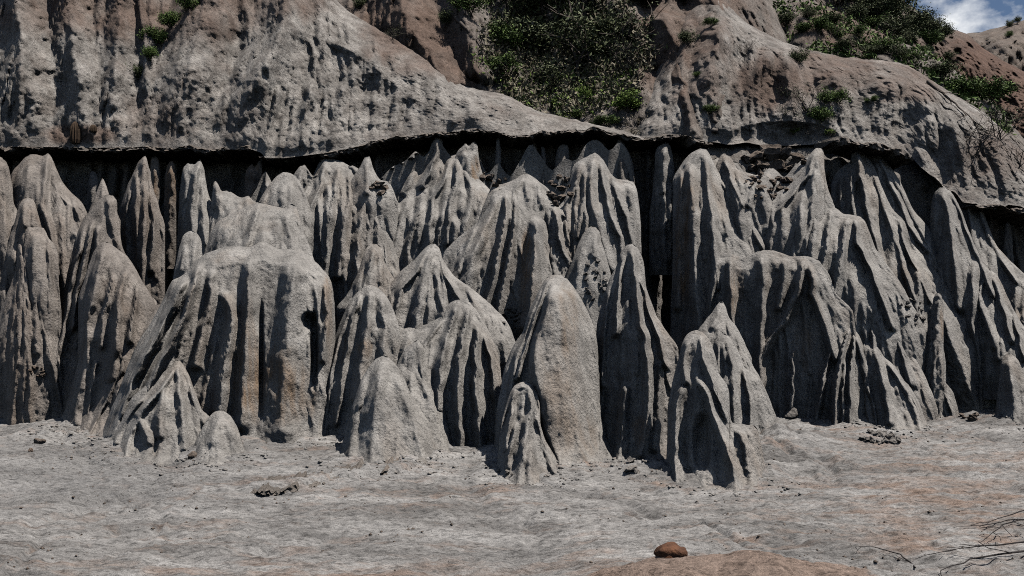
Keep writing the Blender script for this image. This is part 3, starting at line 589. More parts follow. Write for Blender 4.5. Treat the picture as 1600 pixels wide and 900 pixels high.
spire('tall tapering pillar with a shaded left flank beside the dark slot', G3, 1.05, 'g', 716, '928,716 930,560 934,500 950,442 964,415 970,394 983,381 995,386 1005,407 1010,450 1026,492 1045,522 1061,547 1052,570 1046,610 1044,716',
      [(12, 20, 988, 386, 992, 430, 996, 480, 1008, 530, 1014, 590, 1012, 640, 1002, 710), (9, 15, 972, 396, 968, 450, 962, 520), (10, 14, 1000, 430, 1014, 490, 1034, 540, 1040, 570), (12, 18, 978, 598, 974, 640, 968, 712), (8, 10, 950, 450, 944, 520, 940, 600), (9, 12, 1034, 560, 1030, 620, 1022, 700)], auto=None, stain=[(1000, 670, 14, 20, 0.7)], yaw=-0.45)
spire('rounded pillar with a shaded fluted left side left of the cone cluster', G3, 0.75, 'g', 690, '478,700 487,655 498,590 516,545 532,502 545,474 560,455 576,445 592,451 606,466 618,492 625,518 628,560 630,700',
      [(12, 14, 580, 449, 574, 500, 566, 550, 560, 620), (9, 12, 562, 458, 548, 510, 536, 580, 526, 660), (8, 10, 546, 478, 528, 540, 514, 610, 505, 680), (14, 12, 596, 458, 602, 510, 600, 570)], auto=None, stain=[(570, 545, 14, 16, 0.7)], yaw=-0.5)
ridge('draped cone with long vertical folds in the centre front', G3, 0.95, 'g', 704, '592,704 594,560 600,535 610,522 633,513 660,509 683,497 700,477 713,467 730,468 743,483 760,510 773,537 781,567 784,610 788,704',
      [(13, 18, 716, 471, 702, 515, 690, 560, 684, 640), (10, 18, 733, 480, 722, 530, 715, 580, 716, 640, 722, 706), (12, 22, 746, 505, 744, 560, 744, 620, 752, 706), (9, 16, 758, 520, 770, 580, 777, 640, 778, 706), (14, 10, 640, 516, 632, 560), (9, 10, 690, 500, 664, 540, 655, 600)], auto=None, yaw=-0.25)
ridge('small leaning fin between the twin pillar and the draped cone', G3, 13.35, 13.2, 640, '612,640 622,566 632,546 644,536 654,530 662,543 670,562 682,600 690,640', [(9, 9, 654, 534, 660, 590)], auto=(18, 0.4))
dome('right half of the smooth twin pillar standing slightly behind', G3, 0.35, 'g', 708, '600,715 610,600 622,572 634,568 646,566 657,571 670,590 683,617 697,650 706,685 714,715', [(14, 8, 655, 574, 672, 620, 690, 700)], auto=(30, 0.3), order=550)
dome('smooth blunt twin pillar with a horizontal seam on flat ground', G3, 0.42, 'g', 719, '526,722 535,690 546,648 556,615 566,590 580,568 592,558 603,556 615,565 627,582 643,617 660,643 680,672 690,700 696,722', [(24, 8, 596, 566, 586, 620, 582, 715), (20, 8, 620, 580, 640, 640, 660, 715), (12, 12, 570, 590, 553, 640, 543, 710)], auto=None, noise=0.8, fine=0.25)
spire('big smooth central pillar with a broad lit face', G3, 0.85, 'g', 728, '770,728 776,640 783,604 788,577 801,543 817,517 824,492 840,457 853,435 869,429 886,436 903,459 920,490 932,526 936,583 938,637 948,683 960,706 974,728',
      [((11, 80), 26, 864, 438, 852, 490, 838, 540, 836, 570, 842, 610, 855, 670, 874, 728), (8, 12, 858, 436, 842, 480, 824, 530, 808, 590), (8, 10, 846, 452, 828, 500, 810, 550, 798, 610), (9, 12, 838, 555, 838, 600, 850, 680), (12, 10, 930, 620, 938, 680, 956, 726)], auto=None, R=44, T=0.62, noise=0.9, fine=0.0, push=0.25, stain=[(890, 520, 14, 70, 0.45), (880, 640, 30, 80, 0.35), (915, 690, 20, 40, 0.3), (880, 470, 8, 30, 0.3)])
spire('small knobbly stump standing in front of the big smooth pillar', G3, 0.42, 'g', 744, '774,746 778,712 780,678 787,643 800,607 808,599 817,596 828,598 836,606 843,627 845,662 853,690 869,716 886,746',
      [(10, 14, 826, 602, 832, 640, 826, 660, 820, 700, 812, 742), (9, 12, 806, 604, 798, 650, 790, 700), (12, 14, 828, 686, 828, 715, 826, 744), (9, 13, 840, 650, 852, 695, 868, 738), (8, 10, 806, 660, 798, 700, 792, 730)], auto=None, noise=1.3)

# ---- right of the dark slot
spire('slim rough column along the right side of the dark slot', G1, 17.6, 17.5, 320, '1014,330 1020,300 1024,240 1032,226 1045,224 1052,250 1054,300 1056,330', [(9, 9, 1036, 230, 1036, 300)], auto=(12, 0.5), crumble=0.5, flare=(0.0, 0.1))
ridge('tall pale column with a brown stained left edge right of the dark slot', G2, 16.7, 15.4, 540, '1046,540 1050,420 1051,292 1060,264 1076,242 1091,233 1104,233 1117,257 1131,284 1147,311 1167,337 1186,362 1198,388 1204,430 1208,540',
      [(16, 18, 1076, 252, 1082, 330, 1086, 420, 1092, 520), (13, 18, 1104, 238, 1108, 300, 1116, 370, 1122, 450), (8, 14, 1130, 284, 1146, 312, 1172, 346, 1192, 385), (8, 9, 1064, 264, 1060, 360, 1058, 480)], auto=None, stain=[(1066, 380, 12, 100, 1.0), (1078, 320, 8, 30, 0.6)], flare=(0.0, 0.2), yaw=-0.25)
ridge('low forked ridge below the clod heap on the right', G2, 16.7, 16.0, 360, '1112,360 1120,256 1133,240 1143,248 1155,266 1180,273 1200,276 1206,290 1200,320 1198,360', [(10, 11, 1134, 244, 1142, 280, 1160, 320), (9, 10, 1150, 262, 1160, 300), (9, 10, 1182, 278, 1170, 320)], auto=(16, 0.5), order=230, yaw=-0.4)
spire('cone with a smooth left ramp left of the capped spires', G1, 16.8, 15.9, 380, '1180,380 1190,336 1211,307 1232,291 1252,271 1265,242 1275,231 1287,236 1288,262 1292,300 1300,380', [(10, 12, 1274, 236, 1262, 275, 1240, 300, 1215, 330), (10, 11, 1280, 245, 1276, 300)], auto=(20, 0.5), yaw=-0.4)
spire('largest capped spire of the right side running down as a long rib', G4, 16.8, 15.3, 560, '1284,560 1290,350 1299,286 1312,264 1328,252 1333,232 1343,229 1350,240 1366,260 1376,286 1386,310 1400,333 1414,346 1420,382 1440,418 1456,452 1474,500 1480,560',
      [(12, 16, 1340, 234, 1345, 280, 1356, 330, 1368, 380, 1384, 440, 1400, 510), (11, 16, 1370, 268, 1380, 310, 1394, 360, 1412, 420, 1436, 480), (10, 12, 1316, 266, 1312, 310, 1316, 360), (9, 13, 1405, 342, 1416, 390, 1436, 430, 1452, 470), (9, 10, 1332, 256, 1330, 300, 1336, 350)], auto=(26, 0.5), dents=[(1344, 300, 10, 24, 0.2)], yaw=-0.7)
spire('second capped spire leaning right behind the largest one', G4, 17.0, 15.9, 480, '1340,480 1348,260 1352,240 1362,235 1371,233 1381,247 1399,272 1413,297 1427,327 1440,352 1452,376 1462,410 1480,426 1506,452 1520,480',
      [(9, 12, 1372, 238, 1386, 270, 1402, 310, 1420, 350, 1448, 390), (9, 11, 1392, 266, 1420, 320, 1446, 370, 1466, 420)], auto=(18, 0.6), crumble=0.3, order=226, yaw=-0.7)
spire('dark shaded pillar with a rounded hood near the right edge', G4, 16.9, 16.2, 560, '1450,560 1453,345 1459,304 1472,293 1488,301 1502,328 1516,366 1533,406 1548,430 1560,470 1566,560', [(14, 16, 1474, 298, 1484, 340, 1490, 400, 1496, 480), (8, 13, 1490, 306, 1510, 360, 1534, 412, 1552, 460)], auto=(22, 0.5), flare=(0.0, 0.1), yaw=-0.9)
ridge('thin curved ridge below the low ledge at the right edge', G4, 17.0, 16.2, 540, '1490,540 1493,320 1498,304 1515,300 1529,309 1540,340 1556,380 1574,407 1600,440 1640,470 1680,540', [(9, 13, 1526, 310, 1538, 350, 1556, 390, 1590, 440), (9, 10, 1510, 306, 1518, 360, 1530, 420)], auto=(18, 0.5), order=291, yaw=-0.9)
col('pale broken column under the low ledge at the right edge', GC, 17.62, 17.58, 410, '1566,415 1568,372 1572,350 1578,348 1582,372 1584,415')
ridge('triangular fluted ridge above the dark cave at the right edge', G4, 16.2, 15.6, 620, '1498,560 1503,472 1511,452 1526,431 1540,421 1556,428 1568,450 1584,484 1600,510 1640,560 1660,620',
      [(10, 14, 1540, 425, 1528, 460, 1540, 500, 1556, 540), (10, 13, 1552, 430, 1566, 470, 1580, 530), (9, 11, 1514, 460, 1530, 482, 1550, 510, 1560, 560), (10, 11, 1584, 490, 1600, 560)], auto=(18, 0.6), extra=-6, flare=0.0, yaw=-0.8)
dome('stout rounded pillar on the ground at the right edge', G3, 0.4, 'g', 664, '1552,668 1560,600 1564,566 1573,553 1585,556 1597,575 1610,620 1622,668', [(12, 8, 1576, 560, 1582, 620)], auto=(22, 0.35), yaw=-0.6)
spire('crooked edge column beside the dark cave', G4, 15.9, 15.4, 640, '1450,640 1453,500 1458,466 1466,457 1473,468 1474,500 1470,530 1477,560 1480,640', [(8, 9, 1468, 460, 1470, 520, 1472, 600)], auto=(10, 0.5), crumble=0.6, stain=[(1472, 500, 5, 30, 0.8)], flare=(0.2, 0.0), yaw=-0.6)
dome('wide ribbed dome in the middle of the right side', G4, 16.2, 15.5, 520, '1198,520 1201,380 1202,345 1212,325 1232,310 1249,304 1268,309 1286,319 1306,325 1318,334 1330,335 1348,341 1359,364 1368,390 1390,440 1408,520',
      [(14, 12, 1250, 308, 1244, 350, 1238, 400), (11, 11, 1276, 318, 1272, 360, 1268, 410), (10, 10, 1222, 320, 1214, 370), (12, 15, 1324, 338, 1318, 380, 1308, 430, 1300, 480), (9, 13, 1336, 340, 1340, 380, 1362, 420, 1380, 470, 1396, 510), (10, 11, 1298, 326, 1292, 380, 1284, 430)], auto=None, yaw=-0.35)
ridge('draped wall with scalloped top right of the pale column', G3, 0.25, 'g', 662, '1092,662 1100,520 1108,436 1116,401 1133,395 1150,399 1163,402 1180,394 1193,390 1213,392 1236,401 1260,400 1280,408 1296,430 1306,457 1322,474 1334,492 1340,560 1342,662',
      [(13, 15, 1140, 400, 1142, 460, 1146, 540, 1150, 640), (11, 14, 1122, 402, 1112, 460, 1104, 520), (17, 17, 1190, 394, 1192, 460, 1188, 530, 1186, 650), (10, 18, 1254, 404, 1248, 450, 1226, 500, 1196, 540, 1186, 580), (12, 16, 1266, 410, 1272, 460, 1292, 510, 1304, 560), (9, 13, 1228, 404, 1226, 440, 1216, 480), (10, 10, 1240, 540, 1236, 640)], auto=None, R=20, stain=[(1150, 460, 12, 60, 0.6), (1252, 540, 16, 40, 0.6)], yaw=-0.3)
ridge('bare smooth ridge sweeping down from the ribbed dome to the roots', G4, 15.7, 15.15, 640, '1318,640 1328,520 1340,487 1352,480 1366,476 1384,484 1400,500 1416,537 1430,583 1436,640', [(12, 14, 1366, 480, 1362, 520, 1368, 580), (9, 13, 1392, 494, 1408, 540, 1424, 600), (10, 10, 1344, 490, 1340, 540)], auto=None, yaw=-0.6)
ridge('knobbly eroded rib ending in a blunt foot left of the dark cave', G4, 0.75, 'g', 656, '1392,660 1396,540 1398,490 1404,470 1416,462 1424,466 1430,490 1444,520 1448,560 1462,582 1478,598 1490,614 1497,640 1501,660',
      [(9, 11, 1418, 468, 1430, 520, 1440, 570, 1460, 610, 1470, 655), (9, 12, 1450, 570, 1474, 600, 1488, 650), (9, 10, 1404, 480, 1412, 540, 1420, 620)], auto=(13, 0.7), crumble=0.55, order=455, yaw=-0.7)
ridge('root like ridge with a notch at its top on the right', G3, 0.45, 'g', 666, '1338,668 1342,580 1346,540 1352,533 1362,533 1373,543 1381,557 1397,571 1410,590 1421,604 1434,624 1444,650 1452,668',
      [(9, 13, 1366, 538, 1376, 570, 1384, 610, 1392, 660), (9, 14, 1384, 562, 1404, 590, 1422, 620, 1438, 662), (8, 10, 1350, 540, 1352, 600, 1358, 660)], auto=None, yaw=-0.5)
ridge('cluster of smooth tree root ribs meeting at a hub on the right', G3, 0.55, 'g', 672, '1244,668 1252,640 1256,592 1262,571 1276,563 1286,541 1300,522 1315,505 1330,496 1340,515 1353,555 1366,600 1382,640 1398,672',
      [(9, 18, 1326, 502, 1302, 540, 1286, 590, 1275, 668), (9, 19, 1330, 508, 1314, 560, 1306, 610, 1303, 674), (8, 17, 1334, 520, 1330, 580, 1328, 630, 1326, 676), (10, 19, 1338, 520, 1352, 580, 1364, 630, 1372, 676), (9, 14, 1266, 570, 1262, 620, 1258, 670), (7, 12, 1320, 560, 1318, 620, 1316, 670)], auto=None, yaw=-0.35)
spire('small pale cone perched between the front root and the draped wall', G2, 14.3, 13.9, 560, '1086,560 1094,514 1110,492 1119,478 1127,470 1134,478 1138,494 1150,514 1158,560', [(9, 9, 1126, 474, 1112, 510), (9, 9, 1134, 486, 1146, 530)], auto=(14, 0.4), crumble=0.3)
ridge('crumbling rib right of the front root pillars', G2, 14.3, 14.0, 640, '1140,640 1146,545 1152,530 1160,540 1168,556 1178,575 1184,600 1188,640', auto=(10, 0.6), crumble=0.8, order=515)
ridge('short pillar tucked behind the front root pillar', G3, 13.75, 13.45, 676, '1106,690 1110,560 1116,532 1129,522 1142,529 1155,552 1163,573 1178,586 1188,614 1193,660 1196,690', [(10, 13, 1134, 526, 1146, 570, 1148, 620, 1146, 690), (9, 12, 1160, 576, 1172, 620, 1176, 690), (8, 9, 1120, 534, 1122, 600)], auto=None)
spire('front pillar with a hollow between two root like legs', G3, 0.75, 'g', 752, '1036,755 1042,700 1043,642 1050,600 1060,560 1069,530 1080,518 1093,516 1106,527 1116,550 1124,583 1138,606 1140,634 1144,660 1165,664 1184,672 1200,755',
      [(13, 22, 1066, 600, 1056, 640, 1054, 690, 1056, 752), (12, 24, 1090, 592, 1108, 624, 1124, 672, 1142, 716, 1150, 752), (10, 14, 1094, 522, 1100, 560, 1116, 610, 1134, 650), (9, 12, 1074, 530, 1068, 570, 1070, 595), (11, 14, 1150, 668, 1166, 700, 1176, 752)], auto=None, dents=[(1097, 690, 16, 50, 0.28)], order=600, yaw=-0.25)

zbuf = build_forms()
zd = zbuf.copy()
for sx in (-1, 0, 1):
    for sy in (-1, 0, 1): zd = np.maximum(zd, np.roll(np.roll(zbuf, sx, 0), sy, 1))
for _ in range(2):                              # soften the steps of the coarse depth grid
    zd = np.where(zd > 0, sum(np.where(np.roll(np.roll(zd, sx, 0), sy, 1) > 0, np.roll(np.roll(zd, sx, 0), sy, 1), zd) for sx in (-1, 0, 1) for sy in (-1, 0, 1)) / 9, 0)
# the fluted wall that ties the rows of pillars together (structure)
for nm, ol in [('cliff_inner_left', '-420,600 -400,330 -300,290 -180,310 -60,300 -20,318 20,330 50,300 80,325 108,312 130,345 150,330 170,352 180,380 188,430 196,520 200,600'),
               ('cliff_inner_middle', '278,600 286,440 300,390 330,352 352,320 372,330 398,300 414,268 428,290 446,300 462,268 476,258 490,275 508,262 530,272 548,258 566,268 590,282 612,262 632,252 650,236 664,246 684,222 700,240 714,250 733,226 748,244 762,272 778,254 796,276 812,252 830,224 846,246 862,266 882,248 900,252 916,224 934,218 952,236 968,222 982,240 992,290 998,400 1002,500 1004,600'),
               ('cliff_inner_right', '1058,600 1062,420 1066,300 1076,262 1092,240 1110,252 1122,246 1136,262 1150,252 1168,276 1190,270 1206,262 1226,276 1244,258 1262,246 1276,256 1284,300 1290,400 1294,500 1298,600')]:
    SEED[0] += 1
    o = relief(nm, P(ol), 18.95, 18.0, 560, M_PIL, (), auto=(12, 0.95), R=16, T=0.3, seed=SEED[0], extra=60, ds=2.2, dr=2.6, crumble=0.35, behind=zd, gamma=1.2)
    tag(o, kind='structure')
# ------------------------------------------------------------------ ground (structure)
def axis(spec):
    out = [np.linspace(a, b, n, endpoint=False) for a, b, n in spec]; return np.r_[np.concatenate(out), spec[-1][1]]
gx = axis([(-400, -60, 8), (-60, -12, 14), (-12, -8.5, 30), (-8.5, 8.5, 640), (8.5, 12, 30), (12, 60, 14), (60, 400, 8)])
gy = axis([(-400, -40, 8), (-40, 2, 14), (2, 6, 40), (6, 9.5, 190), (9.5, 13.5, 220), (13.5, 18, 150), (18, 24, 12), (24, 60, 8), (60, 900, 10)])
GX, GY = np.meshgrid(gx, gy, indexing='ij')
GZ = ground_base(GX, GY)
PXg = 800 + GX / np.maximum(GY, 0.5) * FPX; PYg = HOR + (EYE - GZ) / np.maximum(GY, 0.5) * FPX
near = sstep(1, 5, GY) * (1 - sstep(19, 30, GY)) * (1 - sstep(11, 20, np.abs(GX)))
ap = np.zeros_like(GZ)
for px, py, hh, rr in [(1165, 705, .22, .6), (1205, 690, .2, .6), (1140, 735, .16, .45), (80, 680, .12, .7), (430, 676, .12, .5)]:
    yy = solve_ground(px, py); APRON.append(((px - 800) / FPX * yy, yy, hh, rr))
for (x, y, h, r) in APRON:
    m = (np.abs(GX - x) < 4 * r) & (np.abs(GY - y) < 4 * r)
    ap[m] = np.maximum(ap[m], h * np.exp(-((GX[m] - x) ** 2 + (GY[m] - y) ** 2) / (r * r)))
ap = ap * (1 + 0.5 * fbm(GX / 0.25, GY / 0.25, GX * 0, 3, 61))
GZ = GZ + ap * near
GZ += near * (-0.035 + 0.045 * fbm(GX / 1.6, GY / 1.2, GX * 0, 3, 31) + 0.03 * ridged(GX / 0.7 + 0.35 * GY, GY / 0.34, GX * 0, 3, 33) + 0.016 * ridged(GX / 0.16, GY / 0.09, GX * 0, 3, 37) + 0.004 * fbm(GX / 0.04, GY / 0.04, GX * 0, 2, 39))
# shallow wash channels running out from the cliff
wob = 0.8 * fbm(GX / 1.8, GY / 1.8, GX * 0, 3, 51)
chan = np.clip(1 - np.abs(vnoise((GX + 0.55 * GY + wob) / 1.5, (GY + wob) / 4.5, GX * 0, 53)) * 7, 0, 1) * near
chan2 = np.clip(1 - np.abs(vnoise((GX + 0.4 * GY + wob) / 0.6, (GY - wob) / 2.2, GX * 0, 57)) * 6, 0, 1) * near
GZ -= 0.045 * chan + 0.016 * chan2
# low step of broken crust left of centre
def gstep(line, h, w):
    a = np.array([[float(q) for q in t.split(',')] for t in line.split()])
    yy = np.interp(PXg, a[:, 0], a[:, 1]); yy = yy + 2.5 * fbm(PXg / 18, PXg * 0, PXg * 0 + 3, 3, 71)
    fade = sstep(a[0, 0] - 15, a[0, 0] + 12, PXg) * (1 - sstep(a[-1, 0] - 40, a[-1, 0] + 15, PXg))
    up = sstep(0, w, yy - PYg) * (1 - sstep(3, 26, yy - PYg))
    return h * up * fade * (GY > 5)
GZ += gstep('385,772 430,770 480,764 520,752 560,748 610,742 665,730', 0.06, 0.7)
GZ += gstep('20,792 120,778 200,768 260,752 330,742 380,738', 0.045, 1.2)
# runnels and white fans right of the front root pillar
fan = np.exp(-((PXg - 1250) / 110) ** 2 - ((PYg - 722) / 34) ** 2) * (GY > 5)
GZ += fan * (0.06 * ridged(GX / 0.5, GY / 0.9, GX * 0, 2, 81) + 0.03 * ridged(GX / 0.2, GY / 0.35, GX * 0, 3, 83))
runnel = np.exp(-((PXg - (1250 + 0.9 * (PYg - 690) + 12 * np.sin(PYg / 14))) / 9) ** 2) * sstep(650, 670, PYg) * (1 - sstep(740, 770, PYg)) * (GY > 5)
GZ -= 0.05 * runnel
st = np.zeros_like(GZ); dk = np.zeros_like(GZ)
def blob(cx, cy, rx, ry, a): return a * np.exp(-((PXg - cx) / rx) ** 2 - ((PYg - cy) / ry) ** 2) * (GY > 4)
mound = np.exp(-(((GX - 1.38) / 1.2) ** 2 + ((GY - 6.2) / 0.7) ** 2))
st = np.maximum(st, sstep(0.45, 0.62, mound + 0.06 * fbm(GX / 0.3, GY / 0.3, GX * 0, 3, 91)))
for b in [(1420, 850, 60, 16, .75), (1570, 845, 45, 18, .6), (600, 895, 300, 20, .5), (1470, 770, 220, 80, .42), (1340, 680, 60, 14, .3), (700, 770, 120, 12, .15), (250, 890, 250, 16, .25), (450, 752, 60, 10, .4), (1430, 800, 120, 20, .3), (900, 880, 150, 20, .3)]:
    st = np.maximum(st, blob(*b))
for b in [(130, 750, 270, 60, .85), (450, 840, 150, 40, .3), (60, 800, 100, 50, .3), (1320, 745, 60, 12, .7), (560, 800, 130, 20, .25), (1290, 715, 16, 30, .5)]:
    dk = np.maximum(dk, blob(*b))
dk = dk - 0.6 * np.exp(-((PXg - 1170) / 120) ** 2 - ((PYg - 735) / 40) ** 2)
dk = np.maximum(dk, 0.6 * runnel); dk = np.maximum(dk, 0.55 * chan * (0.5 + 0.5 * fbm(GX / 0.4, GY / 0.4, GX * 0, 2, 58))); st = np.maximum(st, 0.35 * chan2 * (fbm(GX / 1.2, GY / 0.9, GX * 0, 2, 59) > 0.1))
V = np.stack([GX, GY, GZ], -1).reshape(-1, 3); n1, n2 = GX.shape; idx = np.arange(n1 * n2).reshape(n1, n2)
F = np.stack([idx[:-1, :-1], idx[1:, :-1], idx[1:, 1:], idx[:-1, 1:]], -1).reshape(-1, 4)
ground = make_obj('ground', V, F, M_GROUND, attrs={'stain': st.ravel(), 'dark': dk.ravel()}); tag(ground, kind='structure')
bpy.context.view_layer.update()
def hit(objs, px, py):
    """first point of the given objects along the sight line through a photo position"""
    best = None; o0 = Vector((0, 0, EYE)); d = (atv(px, py, 10.0) - o0).normalized()
    for o in objs:
        ok, loc, nor, _ = o.ray_cast(o0, d)
        if ok and (best is None or (loc - o0).length < (best[0] - o0).length): best = (loc, nor)
    return best

# ------------------------------------------------------------------ rocks
def rock_mesh(name, seed, mat, sub=3, sq=(1, 1, 0.8), rough=0.35, facet=0.5, smooth=True):
    bm = bmesh.new(); bmesh.ops.create_icosphere(bm, subdivisions=sub, radius=0.5)
    v = np.array([q.co[:] for q in bm.verts])
    rng = np.random.RandomState(seed)
    for _ in range(16):                                  # chop flat faces
        n = rng.randn(3); n /= np.linalg.norm(n); d = v @ n; lim = 0.5 * (0.5 + 0.4 * rng.rand())
        v = v - np.outer(np.maximum(d - lim, 0) * facet * 1.6, n)
    r = 1 + rough * 0.35 * fbm(v[:, 0] * 3 + seed, v[:, 1] * 3, v[:, 2] * 3, 3, seed)
    v = v * r[:, None] * np.array(sq)
    for q, c in zip(bm.verts, v): q.co = c
    me = bpy.data.meshes.new(name); bm.to_mesh(me); bm.free(); me.materials.append(mat)
    me.polygons.foreach_set('use_smooth', np.full(len(me.polygons), smooth, dtype=bool)); return me
CL = [rock_mesh('clod', 300 + i, M_CLOD, 3, (1, 1, 0.85), 0.8, 0.9, False) for i in range(5)]
CLG = [rock_mesh('clod_grey', 320 + i, M_WALL, 3, (1, 1, 0.85), 0.8, 0.8, False) for i in range(5)]
def heap(label, Y, spots, grey=False, cat='rubble'):
    rng = random.Random(label); a = spots[0]
    Y = 12 + (Y - 12) * 1.35 if Y > 14.2 and not cat == 'ground' else Y
    e = empty('rubble_heap', atv(a[0], a[1], Y)); tag(e, label, cat, 'heaps of fallen clods')
    rocks = [q for q in C.objects if q.name.startswith(('earth_', 'cliff', 'ground', 'broken_column', 'hill_right'))]
    for (px, py, d) in spots:
        r = hit(rocks, px, py + d * .3); pos = r[0] if r else atv(px, py, Y)
        if r and abs(pos.y - Y) > 2.2: pos = atv(px, py, Y)
        o = bpy.data.objects.new('clod', rng.choice(CLG if grey else CL)); C.objects.link(o)
        o.parent = e; s = d * pos.y / FPX
        o.location = pos + Vector((0, -0.12 * s, 0.22 * s)) - e.location
        o.scale = (s * rng.uniform(.8, 1.3), s * rng.uniform(.8, 1.3), s * rng.uniform(.6, 1.1)); o.rotation_euler = (rng.uniform(-.5, .5), rng.uniform(-.5, .5), rng.uniform(0, 6.28))
    return e
def scatter(cx, cy, rx, ry, n, lo, hi, seed):
    r = random.Random(seed); out = []
    for _ in range(n):
        a = r.uniform(0, 6.28); q = r.random() ** 0.5; out.append((cx + rx * q * math.cos(a), cy + ry * q * math.sin(a), r.uniform(lo, hi)))
    return out
heap('heap of brown clods in the shade right of the knobby column', 16.05, [(872, 276, 15), (885, 279, 14), (866, 288, 14), (878, 292, 16), (890, 290, 10), (862, 305, 20), (878, 308, 18), (892, 303, 13), (868, 317, 14), (860, 283, 8)])
heap('few brown clods at the foot of the thin lit column', 16.1, [(754, 276, 16), (766, 276, 18), (780, 282, 13), (790, 280, 8), (756, 270, 9), (774, 288, 12)])
heap('angular brown blocks lying under the right hill', 16.7, [(1184, 242, 36), (1206, 238, 34), (1222, 240, 30), (1245, 244, 26), (1190, 258, 26), (1214, 256, 30), (1236, 258, 26), (1166, 248, 22), (1256, 252, 18), (1176, 262, 18), (1225, 262, 16)])
heap('spill of small clods below the angular blocks on the right', 16.25, scatter(1200, 290, 38, 22, 26, 7, 16, 4))
heap('brown clod lodged between the stubby dark cone and the slim ridge', 16.3, [(588, 287, 24), (600, 292, 18), (580, 292, 12), (596, 301, 14)])
heap('dark crumbs wedged in the gap beside the brown streaked face', 14.35, scatter(800, 492, 16, 22, 18, 5, 12, 8), True)
heap('crumbling chunks between the small dome and the tapering pillar', 14.6, scatter(930, 430, 18, 40, 20, 5, 12, 12), True)
heap('knobby chunks clinging beside the crooked edge column', 15.5, scatter(1424, 485, 24, 22, 16, 5, 12, 14), True)
heap('gritty pile of crumbs at the foot of the root cluster', solve_ground(1375, 690), scatter(1376, 683, 28, 11, 26, 6, 17, 16), True)
heap('brown crumbs in the joint at the foot of the left ridge', 14.6, scatter(60, 580, 16, 8, 14, 5, 11, 18))
heap('few flat chips at the mouth of the dark cave', solve_ground(1515, 652), scatter(1512, 650, 16, 5, 9, 6, 14, 20))
heap('small pebbles left of the hollow root leg', solve_ground(790, 742) + 0.25, [(779, 735, 9), (793, 736, 12), (800, 741, 8)], True)
heap('knob and flat clod beside the tapering pillar foot', solve_ground(985, 728), [(985, 718, 16), (986, 730, 18), (994, 735, 12), (978, 734, 10)], True)

def ground_thing(name, label, cat, px, py, w, h, seed, mat, group=None, tilt=0.0):
    loc, _ = hit([ground], px, py)
    o = bpy.data.objects.new(name, rock_mesh(name, seed, mat, 4, (1, 0.8, h / w), 0.5, 0.35)); C.objects.link(o)
    s = w * loc.y / FPX; o.scale = (s, s, s); o.location = loc + Vector((0, 0, s * h / w * (0.22 if name == 'stone' else 0.12))); o.rotation_euler = (0, tilt, 0.2)
    return tag(o, label, cat, group)
ground_thing('half_buried_stone', 'rusty half buried stone on the red brown mound', 'stone', 1049, 871, 52, 36, 401, M_STONE, tilt=-0.1)
ground_thing('stone', 'small brown stone on the bare ground at the left', 'stone', 62, 692, 19, 12, 402, M_CLOD)
ground_thing('stone', 'tiny dark stone left of the fluted buttress', 'stone', 48, 706, 9, 9, 403, M_CLOD)
ground_thing('stone', 'dark block wedged at the foot of the low rounded hump', 'stone', 302, 716, 17, 18, 404, M_CLOD)
ground_thing('stone', 'grey lump on the ground below the draped wall', 'stone', 1202, 655, 17, 12, 405, M_WALL)
ground_thing('stone', 'tilted grey flake leaning in the shade of the draped wall', 'stone', 1236, 652, 26, 22, 406, M_WALL, tilt=-0.7)
# loose gravel, far too many to count
rng = np.random.RandomState(5); N = 3400
gxx = rng.uniform(-8.3, 8.3, N); gyy = 6.4 + 9.2 * rng.rand(N) ** 1.1
oct_v = np.array([[1, 0, 0], [0, 1, 0], [-1, 0, 0], [0, -1, 0], [0, 0, .8], [0, 0, -.6]]); oct_f = np.array([[0, 1, 4], [1, 2, 4], [2, 3, 4], [3, 0, 4], [1, 0, 5], [2, 1, 5], [3, 2, 5], [0, 3, 5]])
def gz(x, y):
    i = np.clip(np.searchsorted(gx, x), 1, len(gx) - 1); j = np.clip(np.searchsorted(gy, y), 1, len(gy) - 1)
    u = (x - gx[i - 1]) / (gx[i] - gx[i - 1]); v = (y - gy[j - 1]) / (gy[j] - gy[j - 1])
    return GZ[i - 1, j - 1] * (1 - u) * (1 - v) + GZ[i, j - 1] * u * (1 - v) + GZ[i - 1, j] * (1 - u) * v + GZ[i, j] * u * v
keep = fbm(gxx / 1.1, gyy / 0.8, gxx * 0, 3, 44) + 0.5 * (gxx < -2.5) > -0.05
gxx, gyy = gxx[keep], gyy[keep]; n = len(gxx); sz = 0.006 + 0.016 * rng.rand(n) ** 3
th = rng.rand(n) * 6.28; jit = 0.7 + 0.6 * rng.rand(n, 6, 3); vv = oct_v[None] * jit
c, s = np.cos(th)[:, None], np.sin(th)[:, None]
vx = vv[..., 0] * c - vv[..., 1] * s; vy = vv[..., 0] * s + vv[..., 1] * c
gv = np.stack([gxx[:, None] + vx * sz[:, None], gyy[:, None] + vy * sz[:, None], (gz(gxx, gyy) + 0.2 * sz)[:, None] + vv[..., 2] * sz[:, None]], -1).reshape(-1, 3)
gf = (oct_f[None] + 6 * np.arange(n)[:, None, None]).reshape(-1, 3)
tag(make_obj('gravel', gv, gf, M_CLOD, smooth=False, attrs={'stain': np.zeros(len(gv))}), 'loose gravel scattered over the pale dry ground', 'gravel', kind='stuff')

